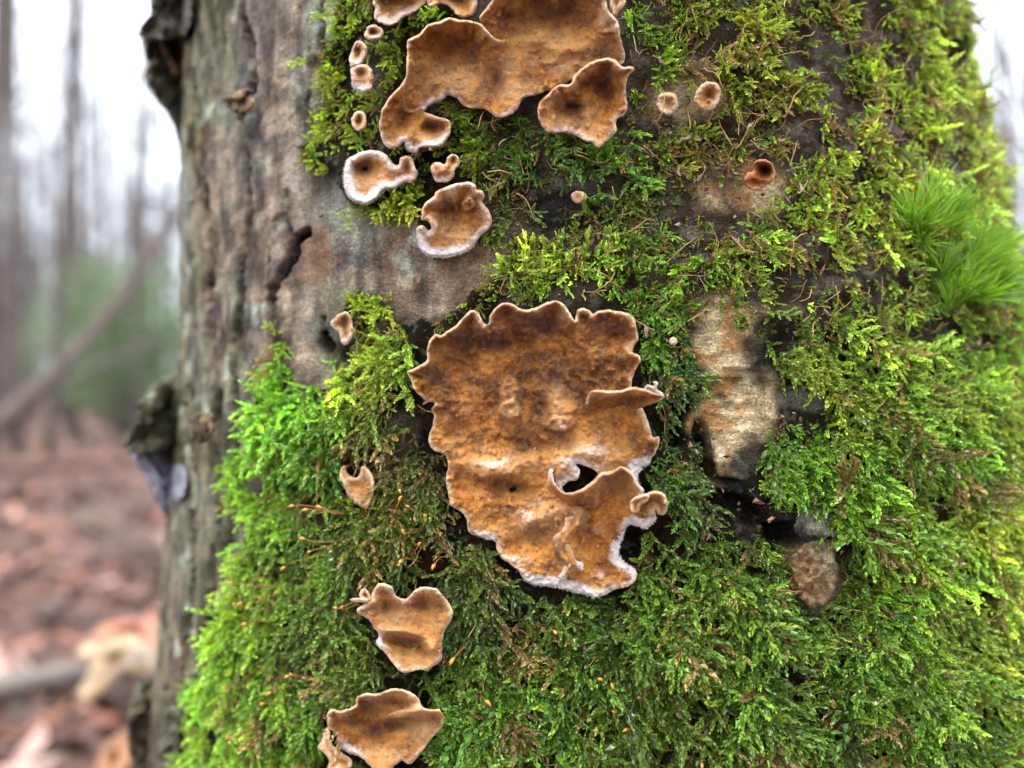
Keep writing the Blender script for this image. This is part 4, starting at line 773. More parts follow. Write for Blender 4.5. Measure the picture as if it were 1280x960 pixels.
# colours of the living shoots, sampled by eye over the trunk (species and health differ from patch to patch)
MC = [(300, 520, 104, 150, 20), (330, 560, 120, 160, 30), (290, 650, 120, 165, 36), (280, 740, 128, 164, 40), (260, 850, 120, 160, 34), (300, 930, 104, 140, 34), (370, 500, 100, 148, 24), (400, 560, 74, 112, 24),
      (450, 620, 70, 92, 26), (380, 680, 92, 122, 36), (400, 800, 74, 96, 26), (360, 880, 86, 122, 30), (500, 550, 60, 76, 34), (520, 700, 62, 90, 26), (600, 730, 60, 86, 30), (620, 860, 74, 120, 30), (700, 880, 64, 108, 26),
      (760, 760, 50, 92, 28), (850, 720, 58, 112, 28), (850, 560, 50, 90, 30), (900, 860, 62, 108, 28), (860, 940, 78, 106, 34), (1000, 900, 58, 102, 26), (1100, 850, 62, 124, 30), (1060, 760, 70, 118, 28), (980, 580, 60, 130, 22), (1080, 580, 52, 116, 20),
      (1180, 560, 66, 126, 24), (1200, 680, 98, 142, 34), (1250, 650, 128, 160, 50), (1240, 780, 106, 138, 40), (1270, 900, 92, 134, 34), (1150, 950, 66, 112, 30), (1240, 480, 116, 156, 44), (1050, 380, 116, 144, 40), (1000, 420, 100, 122, 36), (960, 320, 128, 160, 50),
      (1060, 290, 134, 158, 52), (1130, 200, 142, 160, 48), (1200, 220, 146, 164, 62), (1180, 110, 150, 168, 56), (1100, 100, 136, 154, 44), (1000, 60, 126, 142, 36), (900, 40, 116, 136, 34), (880, 90, 120, 136, 30), (900, 180, 110, 122, 34), (860, 220, 112, 136, 30), (800, 210, 96, 140, 26),
      (740, 210, 66, 118, 38), (660, 215, 76, 110, 26), (640, 170, 70, 96, 26), (600, 210, 96, 118, 22), (650, 260, 80, 92, 40), (800, 260, 80, 104, 34), (860, 170, 106, 128, 24), (690, 340, 150, 176, 62), (640, 350, 150, 172, 60), (760, 350, 132, 174, 56), (820, 370, 98, 150, 30),
      (850, 400, 84, 126, 30), (830, 460, 56, 84, 30), (840, 330, 110, 150, 36), (600, 380, 120, 148, 34), (560, 400, 90, 128, 28), (470, 400, 130, 150, 30), (440, 430, 140, 166, 50), (420, 120, 130, 140, 30), (440, 180, 140, 150, 24), (500, 60, 120, 140, 26), (510, 262, 128, 140, 26), (560, 50, 120, 160, 30), (800, 100, 90, 130, 24)]
MCp = np.array([m[:2] for m in MC], float); MCc = np.array([(.88 if m[1] > 600 and 480 < m[0] < 1160 else .9 if m[0] > 420 else 1.0)*lin(min(max(m[2], .64*m[3]), .84*m[3]), m[3], max(m[4], .24*m[3])) for m in MC])
def moss_color(u, v):
    out = np.empty((len(u), 3))
    for s in range(0, len(u), 5000):
        d = (u[s:s+5000, None]-MCp[None, :, 0])**2+(v[s:s+5000, None]-MCp[None, :, 1])**2
        w = 1/(d+500.0)**1.7; out[s:s+5000] = (w@MCc)/w.sum(1)[:, None]
    return out
# raster of fungus footprints (photo pixels)
RAS = np.zeros((1100, 1500), bool)
for ring, hs in FUNGUS_SHAPES:
    x0, y0, x1, y1 = [int(v_) for v_ in (ring[:, 0].min()-3, ring[:, 1].min()-3, ring[:, 0].max()+3, ring[:, 1].max()+3)]
    gx, gy = np.meshgrid(np.arange(x0, x1), np.arange(y0, y1)); m = inside(gx.ravel()+0.5, gy.ravel()+0.5, ring)
    gxx, gyy = gx.ravel()[m]+100, gy.ravel()[m]+100; ok = (gxx >= 0) & (gyy >= 0) & (gyy < 1100) & (gxx < 1500); RAS[gyy[ok], gxx[ok]] = True
def blur_ras(R, n):
    R = R.astype(float)
    for _ in range(2):
        for ax in (0, 1):
            c = np.cumsum(R, ax); R = (np.roll(c, -n, ax)-np.roll(c, n, ax))/(2*n)
            R[:n+1] = 0; R[-n-1:] = 0; R[:, :n+1] = 0; R[:, -n-1:] = 0
    return np.clip(R, 0, 1)
RB = blur_ras(RAS, 3)
def on_fungus(u, v):
    iu, iv = np.clip(u.astype(int)+100, 0, 1499), np.clip(v.astype(int)+100, 0, 1099); return RB[iv, iu]
def grow_moss(N):
    n1 = int(N*0.62); n2 = int(N*0.33); n3 = N-n1-n2          # dense where the camera is close, thinner round the sides and beyond the frame
    th = np.concatenate([rng.uniform(-0.40, 0.42, n1), rng.uniform(-0.5, 0.62, n2), rng.uniform(-0.62, 0.7, n3)])*math.pi
    z = np.concatenate([rng.uniform(0.325, 0.575, n1), rng.uniform(0.27, 0.63, n2), rng.uniform(0.05, 0.95, n3)])
    cx, cy, R = trunk_rc(z); ax = np.arctan2(cx, cy)
    nrm = np.stack([np.sin(th-ax), -np.cos(th-ax), 0*th], 1); P = np.stack([cx, cy, z], 1)+nrm*R[:, None]
    back = (nrm*(P-CAM)).sum(1) > 0; u, v = proj(P)
    u = np.where(back, np.where(th > 0, 1290+np.abs(th-1.1)*300, 190-np.abs(th+1.1)*260), u)
    h = relief(u, v, P)
    den = moss_density(u, v)
    mod = 0.56-.07*((v < 420) & (u > 600))+1.5*fbm(P[:, 0]*150, P[:, 2]*150, P[:, 1]*150, 61, 2)
    k = (rng.random(len(u)) < den*np.clip(mod*1.25, 0.05, 1)) & (np.where(back, 0, on_fungus(u, v)) < 0.22)
    P, nrm, u, v, h, back, den = P[k], nrm[k], u[k], v[k], h[k], back[k], den[k]; n = len(P)
    P = P+nrm*((h-0.6)/1000)[:, None]
    down = np.tile([0, 0, -1.0], (n, 1)); side = np.cross(nrm, down)                    # side = to the viewer's right or left
    ang = 0.9*fbm(u/70, v/70, 0, 63, 2)+rng.normal(0, 0.6, n)+np.where(v < 420, rng.normal(0, 0.9, n), 0)
    # cushions above the main fungus and at the left limb stand more upright
    up = blob(u, v, 700, 345, 130, 50, 0, 0.5)+0.0
    outw = 0.35+0.25*rng.random(n)+0.35*up+0.25*(v < 420)*rng.random(n)+0.15*sstep(0.3, 0.9, -np.abs(u-320)/100+1)*(v > 450)
    ang = np.where(rng.random(n) < up*0.8, ang+math.pi, ang)
    ang += np.where(u > 900, -0.35*sstep(900, 1250, u), 0)*-1
    Z = down*np.cos(ang)[:, None]+side*np.sin(ang)[:, None]; Z = Z*(1-0.25*outw)[:, None]+nrm*outw[:, None]*1.1+rng.normal(0, 0.12, (n, 3))
    Z /= np.linalg.norm(Z, axis=1, keepdims=True)
    Yv = nrm+rng.normal(0, 0.45, (n, 3)); X = np.cross(Yv, Z); X /= np.linalg.norm(X, axis=1, keepdims=True); Yv = np.cross(Z, X)
    rot = frames_to_euler(X, Yv, Z)
    scl = rng.uniform(0.55, 1.35, n)*(0.75+0.3*den)*(1+0.14*sstep(500, 640, v))*np.where(rng.random(n) < .13, 1.55, 1.0)*np.where(v < 420, 0.70, 1.0)*(0.8+0.35*fbm(u/50, v/50, 0, 66, 2))*np.where((v > 560) & (u < 400), .82, 1.0)
    nearf = np.where(back, 0, np.maximum(on_fungus(u, np.clip(v+14, 0, 1000)), on_fungus(u, v+8))); nearf = np.maximum(nearf, np.where(back, 0, np.maximum(on_fungus(u-9, v), on_fungus(u+9, v)))); scl *= 1-0.45*nearf
    tl = (0.0095*scl)[:, None]; hit = 0
    for f_ in (.5, .95):
        tu, tv = proj(P+Z*tl*f_); hit = np.maximum(hit, on_fungus(tu, tv)); hit = np.maximum(hit, .9*((moss_density(tu, tv) < .3) & (v > 380) & (u > 600)))
    scl = np.where((hit > .3) & (~back), scl*np.where(rng.random(n) < np.where(hit > .8, .93, .6), .0001, .62), scl)
    patchn = fbm(u/60, v/60, 0, 68, 2); kind = rng.random(n)+0.35*patchn
    upper = (v < 420)
    idx = np.where(kind < 0.5, rng.integers(0, NFE, n), np.where(kind < 0.8, NFE+rng.integers(0, NCA, n), NFE+NCA+rng.integers(0, NTU, n)))
    idx = np.where(upper & (rng.random(n) < 0.5), NFE+NCA+rng.integers(0, NTU, n), idx)
    col = moss_color(np.clip(u, 150, 1300), np.clip(v, -20, 980))
    col *= np.array([1.56, 1.42, 1.5])*np.where(((v > 470) & (u > 450))[:, None], np.array([1.16, .97, .9]), 1.0)*np.exp(rng.normal(0, 0.36, n)+0.42*fbm(u/24, v/24, 0, 69, 2))[:, None]
    hue = np.clip(rng.normal(0, 0.10, n)+0.12*fbm(u/45, v/45, 0, 70, 2), -.3, .14); col[:, 0] *= np.exp(hue); col[:, 2] *= np.exp(-hue)
    deadp = 0.09+0.12*blob(u, v, 500, 580, 60, 110, 20)+0.14*blob(u, v, 900, 180, 130, 60)+0.25*blob(u, v, 690, 260, 80, 60)+0.1*blob(u, v, 420, 120, 60, 90)
    deadp = deadp+0.16*(v < 400)*(u > 780); dead = rng.random(n) < deadp
    col[dead] = lin(150, 128, 70)*rng.uniform(0.4, 1.1, (dead.sum(), 1))
    reg = np.where(u < 420, 0, np.where((v < 420) & (v > 300) & (u < 880), 1, np.where((v < 420), 2, np.where(u > 900, 3, 4)))); reg = np.where((u < 560) & (v < 300), 5, reg)
    names = [('yellow_green_moss', 'bright yellow green moss covering the lower left flank of the trunk'), ('frosted_moss_cushion', 'pale frosted green moss cushion just above the largest crust fungus'),
             ('olive_moss', 'straggly olive green moss over the upper right of the trunk'), ('fern_moss', 'lush green feathery moss over the lower right of the trunk'), ('dark_moss', 'dark green drooping moss below and around the largest crust fungus'),
             ('yellow_moss', 'sparse yellowish moss beside the small cup fungi at the upper left')]
    for r_, (nm, lab) in enumerate(names):
        m = reg == r_
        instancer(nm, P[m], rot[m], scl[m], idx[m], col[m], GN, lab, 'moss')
    return n
NM = grow_moss(108000)
print('moss shoots', NM)
def long_tuft(cu, cv, ru, rv, n, label, dirx):
    u = cu+rng.normal(0, ru, n); v = cv+rng.normal(0, rv, n); P, nr, d, t = surf(u, v)
    ctr = np.array([cu, cv]); Z = nr*0.45+np.array([dirx, 0, 1.0])+rng.normal(0, 0.34, (n, 3))+np.stack([(u-cu)/ru*0.25, 0*u, -(v-cv)/rv*0.25], 1)
    Z /= np.linalg.norm(Z, axis=1, keepdims=True); Yv = nr+rng.normal(0, .3, (n, 3)); X = np.cross(Yv, Z); X /= np.linalg.norm(X, axis=1, keepdims=True); Yv = np.cross(Z, X)
    col = np.tile(lin(112, 152, 42), (n, 1))*np.exp(rng.normal(0, .18, (n, 1)))
    instancer('long_leaved_moss', P+nr*0.002, frames_to_euler(X, Yv, Z), rng.uniform(.6, 1.0, n), rng.integers(0, 3, n), col, GNL, label, 'moss')
long_tuft(1150, 296, 14, 8, 26, 'small bright green tuft of long leaved moss, left of the larger tuft at the right edge', 0.0)
long_tuft(1196, 352, 20, 20, 56, 'large bright green tuft of long leaved moss at the right edge of the trunk', 0.22)

def litter_bits():
    """dried stems, threads and crumbs of bark caught in the moss"""
    def pick(n, f):
        u, v = rng.uniform(250, 1240, n*6), rng.uniform(0, 960, n*6); k = (rng.random(n*6) < f(u, v)) & (on_fungus(u, v) < .05); return u[k][:n], v[k][:n]
    u, v = pick(420, lambda u, v: moss_density(u, v)*(0.3+0.7*(v < 420)*(u > 600)+.5*blob(u, v, 480, 620, 120, 160))); parts = []
    P, nr, d, t = surf(u, v)
    for k in range(len(u)):
        L = rng.uniform(.003, .011); a = rng.uniform(0, 6.28); sd_ = np.cross(nr[k], [0, 0, 1.]); dr = sd_*math.cos(a)+np.array([0, 0, 1.])*math.sin(a)+nr[k]*rng.normal(.15, .25); p = P[k]+nr[k]*rng.uniform(.002, .0055); q = [p]
        for _ in range(5): dr = dr+rng.normal(0, .28, 3); dr /= np.linalg.norm(dr); q.append(q[-1]+dr*L/5)
        w = rng.uniform(.00006, .00017); parts.append(tube(q, [w, w, w, w*.9, w*.8, w*.4], 4, False))
    V, Q = merge(parts); m = simple_mat('dried_stem', [(.35, tuple(lin(92, 64, 36))), (.5, tuple(lin(150, 116, 66))), (.65, tuple(lin(186, 160, 104)))], 130, .6)
    props(mesh_obj('dried_moss_stems', V, Q, m), 'dried tan moss stems and threads tangled in the moss', 'dry stems', kind='stuff')
    u, v = pick(520, lambda u, v: .25+.6*blob(u, v, 690, 260, 110, 70)+.6*blob(u, v, 930, 600, 120, 120)+.4*blob(u, v, 900, 220, 140, 120)); u = u[u > 400]; v = v[-len(u):]
    P, nr, d, t = surf(u, v); V, Q = [], []
    for k in range(len(u)):
        s_ = rng.uniform(.0003, .0011); c = P[k]+nr[k]*rng.uniform(.001, .004); R = rng.normal(0, 1, (6, 3))*s_*np.array([1, .6, 1]); o = len(V)
        R[0] = [s_, 0, 0]; R[1] = [-s_, 0, 0]; R[2:4, 1] = 0; R[2] += [0, 0, s_]; R[3] -= [0, 0, s_]; R[4] = [0, -s_*.5, 0]; R[5] = [0, s_*.5, 0]
        R = R@np.linalg.qr(rng.normal(0, 1, (3, 3)))[0]; V += (c+R).tolist(); Q += [[o+a_ for a_ in f] for f in ([0, 2, 4], [2, 1, 4], [1, 3, 4], [3, 0, 4], [2, 0, 5], [1, 2, 5], [3, 1, 5], [0, 3, 5])]
    m = simple_mat('bark_crumb', [(.35, tuple(lin(40, 28, 24))), (.5, tuple(lin(104, 66, 44))), (.65, tuple(lin(150, 126, 110)))], 300, .5, 0, None, .3)
    props(mesh_obj('bark_crumbs', V, Q, m, None, False), 'small dark and tan crumbs of bark caught in the moss', 'bark crumbs', kind='stuff')
litter_bits()

# moss spore capsules: slender stalk and tilted amber capsule, one thing each
M_CAP = simple_mat('amber_capsule', [(0.3, tuple(lin(150, 78, 20))), (0.6, tuple(lin(206, 140, 50)))], 900, 0.3, 0, None, 0.6)
M_STALK = simple_mat('red_stalk', [(0.3, tuple(lin(140, 74, 30))), (0.7, tuple(lin(176, 112, 44)))], 700, 0.4)
def capsule_mesh():
    s = np.linspace(0, 1, 9); pts = np.stack([0*s, 0.0004*np.sin(s*2.2), s*0.0019], 1)
    r = np.array([0.1, .42, .75, .95, 1, .9, .68, .4, .12])*0.00042; V, Q = tube(pts, r, 8)
    return mesh_obj('capsule_master', V, Q, M_CAP, link=False).data
CM = capsule_mesh()
def sporophyte(u, v, du, dv, hgt, label, group):
    """foot at (u, v) on the moss, capsule du, dv pixels away, hgt mm above the bark"""
    P, nr, d, t = surf(np.array([u*1., u+du]), np.array([v*1., v+dv]))
    A = P[0]+nr[0]*0.003; B = P[1]+nr[1]*hgt/1000
    e = empty('moss_sporophyte', tuple(A), label=label, cat='spore capsule', group=group)
    s = np.linspace(0, 1, 7)[:, None]; up = np.array([0, 0, 1.0]); mid = (A+B)/2+nr[0]*0.002+up*random.uniform(-.0015, .003)+np.array([random.gauss(0, .001), 0, 0])
    c = (1-s)**2*A+2*s*(1-s)*mid+s*s*B
    V, Q = tube(c-A, 0.00010, 5); mesh_obj('stalk', V, Q, M_STALK, e)
    k = bpy.data.objects.new('capsule', CM); COL.objects.link(k); k.parent = e; k.location = Vector(c[-1]-A)
    dr = Vector(c[-1]-c[-2]).normalized()+Vector((0, 0, -0.35)); k.rotation_euler = dr.to_track_quat('Z', 'Y').to_euler(); k.scale = (random.uniform(.7, 1.25),)*3
SPG = [('left of the heart shaped fungus, at its top', [(470, 735, -14, 10), (462, 748, -16, 4)]),
       ('in the trio just left of the heart shaped fungus', [(435, 812, -18, -8), (440, 806, -14, -10), (452, 808, -24, 2)]), ('farther left of the heart shaped fungus', [(408, 836, -22, 2), (400, 840, -12, -2), (388, 850, -20, 4), (380, 862, -14, 6)]),
       ('below the half hidden tan fungus', [(430, 640, -34, -12), (436, 642, -22, -8), (455, 638, -24, -12), (480, 655, 6, -16)]), ('right of the half hidden tan fungus', [(500, 640, 12, -14), (505, 660, 14, -8), (546, 655, 2, -20), (540, 640, -4, -18)]),
       ('above the heart shaped fungus', [(520, 690, 16, -8), (535, 700, -8, -14), (560, 700, 2, -14), (528, 725, 8, 4), (490, 690, 20, 8)]), ('in the tangle left of the largest fungus', [(480, 690, -10, -18), (470, 700, 6, -20), (440, 672, -34, -4), (445, 676, -26, 4), (500, 612, 18, -6)]),
       ('high on the bright left flank moss', [(360, 735, -32, -12), (366, 744, -28, -2), (352, 760, -24, -12)]), ('amid the bright left flank moss', [(356, 775, -22, -4), (330, 690, -10, -10), (400, 700, -14, -2)]),
       ('low on the bright left flank moss', [(345, 915, -22, -8), (310, 900, -10, -14), (330, 860, -14, -10)]), ('right beneath the heart shaped fungus', [(588, 800, -4, 4), (570, 822, -4, -4), (612, 868, 2, -8)]),
       ('in the dark moss under the largest fungus', [(760, 845, -8, -8), (764, 842, -2, -6), (690, 778, 4, -8)]), ('near the bottom edge right of the lowest fungus', [(752, 910, -4, -12), (770, 890, -4, -8), (792, 905, -4, -6), (870, 944, -6, -8)])]
for gname, L in SPG:
    for (u, v, du, dv) in L:
        sporophyte(u, v, du+random.gauss(0, 2), dv+random.gauss(0, 4), random.uniform(6.5, 10), 'amber spore capsule '+gname, 'amber moss spore capsules on thin stalks')

# water beads on the fungi: clear drops
g = NG('water'); _w = g.node('ShaderNodeBsdfPrincipled'); _w.inputs['Base Color'].default_value = (1, 1, 1, 1); _w.inputs['Roughness'].default_value = 0.02; _w.inputs['IOR'].default_value = 1.33; _w.inputs['Transmission Weight'].default_value = 1.0
M_WATER = g.done(_w.outputs[0])
def beads():
    dg = bpy.context.evaluated_depsgraph_get(); dg.update(); parts = []
    for k in range(420):
        if k < 320: u, v = rng.uniform(520, 815), rng.uniform(385, 740)
        else: u, v = rng.uniform(480, 790), rng.uniform(20, 180)
        d = Vector(((u-640)/F, 1, (480-v)/F)).normalized()
        hit, loc, nrm, idx, ob, mt = SC.ray_cast(dg, Vector(CAM), d)
        if not hit or not ob or ob.name.split('.')[0] not in ('crust', 'lobe', 'shelf', 'middle_lobe', 'left_lobe', 'right_lobe', 'fold'): continue
        r = 0.00015+0.00050*rng.random()**3.5
        q = nrm.to_track_quat('Z', 'Y'); V = []
        for i in range(5):
            ph = i/4*math.pi/2*1.15
            for j in range(8): a = j*math.pi/4; V.append(loc+q@Vector((r*math.sin(ph+.02)*math.cos(a), r*math.sin(ph+.02)*math.sin(a), r*(math.cos(ph)*.8))))
        Q = [[i*8+j, (i+1)*8+j, (i+1)*8+(j+1) % 8, i*8+(j+1) % 8] for i in range(4) for j in range(8)]; Q.append([0, 1, 2, 3, 4, 5, 6, 7]); Q.append([39, 38, 37, 36, 35, 34, 33, 32])
        parts.append((np.array([tuple(p) for p in V]), Q))
    V, Q = merge(parts); o = mesh_obj('water_droplets', V, Q, M_WATER)
    props(o, 'tiny clear water droplets beading on the crust fungi', 'water droplets', kind='stuff')
beads()

# ------------------------------------------------------------------ the wood behind
def forest_mat():
    g = NG('woodland_soil'); n = g.noise(9, 6, 0.65); n2 = g.noise(60, 4, 0.6)
    c = g.ramp(n, [(0.3, tuple(lin(56, 38, 32))), (0.5, tuple(lin(100, 70, 60))), (0.7, tuple(lin(76, 70, 44)))])
    c = g.mix(g.maprange(n2, .45, .7), c, tuple(lin(120, 84, 72)))
    return g.done(g.pbsdf(c, 0.7, g.bump(n2, 0.02), 0.3, 0.05, 0.3).outputs[0])
def ground_z(x, y):
    r = np.hypot(x, y); return 0.03*fbm(x*1.2, y*1.2, 0, 201, 3)+0.22*fbm(x/6, y/6, 0, 203, 2)*sstep(3, 10, r)+0.25*sstep(8, 60, r)
def build_ground():
    r = np.concatenate([[0.0], np.geomspace(0.15, 220, 90)]); a = np.linspace(0, 2*np.pi, 121)[:-1]
    Rr, A = np.meshgrid(r, a, indexing='ij'); x, y = (Rr*np.cos(A)).ravel(), (Rr*np.sin(A)).ravel()
    V = np.stack([x, y, ground_z(x, y)-0.01], 1); n = 120; Q = [[i*n+j, (i+1)*n+j, (i+1)*n+(j+1) % n, i*n+(j+1) % n] for i in range(len(r)-1) for j in range(n)]
    o = mesh_obj('forest_floor', V, [q for q in Q], forest_mat()); props(o, 'damp woodland floor', kind='structure')
build_ground()
def leaf_litter():
    g = NG('fallen_leaf'); c = g.attr('lcol').outputs['Color']; n = g.noise(70, 3, .6)
    c = g.mix(g.maprange(n, .4, .7, 0, .4), c, g.mix(1., c, (.5, .45, .4), 'MULTIPLY'))
    m = g.done(g.pbsdf(c, 0.6, None, 0.4, 0.12, 0.25).outputs[0])
    N = 15000; rr = 0.35+rng.random(N)**1.9*13; a = rng.uniform(-1.15, 1.15, N)+math.pi/2; x, y = rr*np.cos(a), rr*np.sin(a); z = ground_z(x, y)+rng.uniform(0, .012, N)
    k = (np.hypot(x-0.04, y-0.38) > 0.26); x, y, z, rr = x[k], y[k], z[k], rr[k]; n = len(x)
    L = rng.uniform(.045, .10, n)*(1+rr*0.05); w = L*rng.uniform(.28, .45, n); h = rng.uniform(0, 6.28, n)
    D = np.stack([np.cos(h), np.sin(h), rng.normal(0, .25, n)], 1); S = np.stack([-np.sin(h), np.cos(h), rng.normal(0, .25, n)], 1); C = np.stack([x, y, z], 1)+np.array([0, 0, .004]); up = np.array([0, 0, 1.])
    curl = rng.uniform(-.1, .35, n)[:, None]*L[:, None]*up
    pts = [C-D*L[:, None]*.5+curl, C-D*L[:, None]*.15+S*w[:, None]*.5+curl*.3, C-D*L[:, None]*.15-S*w[:, None]*.5+curl*.3, C-D*L[:, None]*.15, C+D*L[:, None]*.22+S*w[:, None]*.42+curl*.4, C+D*L[:, None]*.22-S*w[:, None]*.42+curl*.4, C+D*L[:, None]*.22, C+D*L[:, None]*.5+curl]
    V = np.stack(pts, 1).reshape(-1, 3); b = (np.arange(n)*8)[:, None]
    fs = [b+np.array(f) for f in ([0, 3, 1], [0, 2, 3], [1, 3, 6], [1, 6, 4], [3, 2, 5], [3, 5, 6], [4, 6, 7], [6, 5, 7])]; Q = np.concatenate(fs)
    pal = np.array([lin(168, 116, 92), lin(188, 144, 128), lin(140, 88, 64), lin(196, 164, 150), lin(120, 84, 70), lin(176, 128, 84), lin(206, 184, 176), lin(150, 140, 90)])
    col = pal[rng.choice(8, n, p=[.2, .2, .16, .1, .16, .09, .05, .04])]*np.clip(np.exp(rng.normal(-1.15, .65, (n, 1))), .05, 1.1)*np.array([.86, .68, .60])
    o = mesh_obj('fallen_leaves', V, Q, m, attrs=dict(lcol=np.repeat(col, 8, 0)), smooth=False); props(o, 'wet pinkish brown fallen leaves carpeting the woodland floor', 'fallen leaves', kind='stuff')
leaf_litter()
M_BG = simple_mat('grey_forest_bark', [(0.3, tuple(lin(54, 47, 44))), (0.5, tuple(lin(84, 75, 70))), (0.7, tuple(lin(70, 66, 52)))], 14, .8, .01, 30)
M_BG2 = simple_mat('brown_forest_bark', [(0.3, tuple(lin(52, 42, 36))), (0.6, tuple(lin(84, 70, 62)))], 14, .8, .01, 30)
def bgx(u, dist): return (u-640)/F*dist
def bg_tree(u, dist, rad, H, lean, label, nl=7, fork=None, mat=None, seed=0, limb_len=1.0, low=0.25):
    r = random.Random(seed); x = bgx(u, dist); y = dist; z0 = float(ground_z(np.array([x]), np.array([y]))[0])-.05
    e = empty('forest_tree', (x, y, z0), label=label, cat='tree', group='bare trees of the blurred woodland'); mat = mat or M_BG
    n = 14; t = np.linspace(0, 1, n); wob = np.cumsum([r.gauss(0, .035) for _ in range(n)])
    pts = np.stack([lean*H*t+wob*H*.06, wob[::-1]*H*.03, H*t], 1); pts[:, :2] -= pts[0, :2]
    rd = rad*(1.0-.75*t)+rad*.35*np.exp(-t*H/.25)
    V, Q = tube(pts, rd, 9); mesh_obj('trunk', V, Q, mat, e)
    for k in range(nl):
        f = r.uniform(low, .95); i = f*(n-1); p = pts[int(i)]+(pts[min(n-1, int(i)+1)]-pts[int(i)])*(i-int(i)); a = r.uniform(0, 6.28); el = r.uniform(.3, 1.1); L = H*r.uniform(.12, .3)*limb_len*(1.2-f*.6)
        d = np.array([math.cos(a)*math.cos(el), math.sin(a)*math.cos(el), math.sin(el)]); bp = [p]; parts = []
        for s in range(6):
            d = d+np.array([r.gauss(0, .12), r.gauss(0, .12), r.gauss(.06, .1)]); d /= np.linalg.norm(d); bp.append(bp[-1]+d*L/6)
            if s > 0:
                for _ in range(2):
                    q = d+np.array([r.gauss(0, .6), r.gauss(0, .6), r.gauss(.1, .5)]); q /= np.linalg.norm(q); tl = L*r.uniform(.2, .45)
                    parts.append(tube([bp[-1], bp[-1]+q*tl*.5+np.array([0, 0, r.gauss(0, .03)]), bp[-1]+q*tl], [rad*.07, rad*.045, rad*.015], 4, False))
        lr = rad*(1-.7*f)*.45; parts.append(tube(bp, np.linspace(lr, lr*.15, 7), 6)); V, Q = merge(parts); mesh_obj('limb', V, Q, mat, e)
    return e
BT = [  # u at the foot, distance, radius, height, lean, label
    (62, 4.6, .030, 7, .055, 'slim grey tree rising to the left of the leaning pole, its top reaching the sky', M_BG), (92, 7.5, .07, 9, .005, 'mid grey tree trunk in the woodland left of the big trunk', M_BG), (22, 5.5, .05, 8, .0, 'dark trunk at the left edge of the picture', M_BG2),
    (-25, 4.0, .07, 9, .0, 'trunk just past the left edge of the picture', M_BG2), (130, 9, .05, 12, -.01, 'pale straight trunk between the bush and the sky gap', M_BG), (165, 6.5, .03, 9, .015, 'slender pale stem just left of the bark flap', M_BG), (200, 11, .10, 4.2, .0, 'pale broken trunk directly beside the mossy trunk', M_BG),
    (110, 13, .09, 5.4, .02, 'far grey trunk behind the green bush', M_BG), (45, 12, .08, 5.2, -.02, 'far trunk between two nearer ones at the left', M_BG2), (178, 15, .10, 6.5, .0, 'distant trunk in the haze above the green bush', M_BG),
    (1262, 8.0, .07, 10, -.005, 'blurred grey trunk in the sky gap at the right edge', M_BG), (1300, 6, .07, 9, -.02, 'forked trunk just past the right edge of the picture', M_BG2), (1330, 12, .12, 13, -.03, 'distant trunk leaning in from beyond the right edge', M_BG)]
for i, (u, d, rd, H, ln, lab, m) in enumerate(BT): bg_tree(u, d, rd*.75, H, ln, lab, nl=15, mat=m, seed=300+i)
rr = random.Random(5)
for i in range(110):        # the rest of the wood, seen in the gaps and from a step aside: mostly young thin growth
    left = i < 84; u = rr.uniform(-120, 235) if left else rr.uniform(1200, 1480); d = rr.uniform(7, 30)
    top = rr.uniform(110, 330) if left else rr.uniform(60, 300); H = (480-top)/F*d+.6
    if i % 9 == 0: H *= 1.8
    bg_tree(u, d, rr.uniform(.02, .055)*(1+d/25), H, rr.gauss(0, .04), 'grey bare young tree deep in the blurred woodland, one of many alike', nl=7, mat=rr.choice([M_BG, M_BG, M_BG2]), seed=400+i, limb_len=1.5, low=.15)
# leaning pole crossing the left view
def leaning(name, p0, p1, rad, label, mat, sag=.05):
    t = np.linspace(0, 1, 10)[:, None]; A, B = np.array(p0), np.array(p1); pts = A+(B-A)*t+np.array([0, 0, 1.])*(sag*np.sin(t*math.pi)); V, Q = tube(pts-A, np.linspace(rad, rad*.55, 10), 9)
    o = mesh_obj(name, V, Q, mat); o.location = tuple(A); props(o, label, 'dead wood'); return o
def at(u, v, dist): return ((u-640)/F*dist, dist, H0+(480-v)/F*dist)
leaning('leaning_pole', at(-40, 560, 2.6), at(262, 205, 3.4), .036, 'bent dark pole leaning to the right across the blurred wood at the left', M_BG2, -.12)
leaning('leaning_pole', at(-60, 560, 3.2), at(210, 420, 3.6), .022, 'thin pale branch low across the green bush', M_BG, .03)
M_LOG = simple_mat('fallen_log_bark', [(0.3, tuple(lin(60, 40, 32))), (0.6, tuple(lin(112, 82, 70)))], 10, .8, .01, 30)
leaning('fallen_log', at(-60, 588, 3.2), at(190, 574, 3.5), .036, 'fallen reddish log lying across the leaf litter at mid left', M_LOG, 0)
M_PALE = simple_mat('grey_dead_wood', [(0.3, tuple(lin(64, 64, 60))), (0.6, tuple(lin(100, 90, 78)))], 24, .55, .004, 60, .3)
leaning('fallen_branch', at(-40, 868, 1.05), at(108, 838, 1.12), .022, 'pale grey branch lying low on the leaves, bottom left', M_PALE, .0)
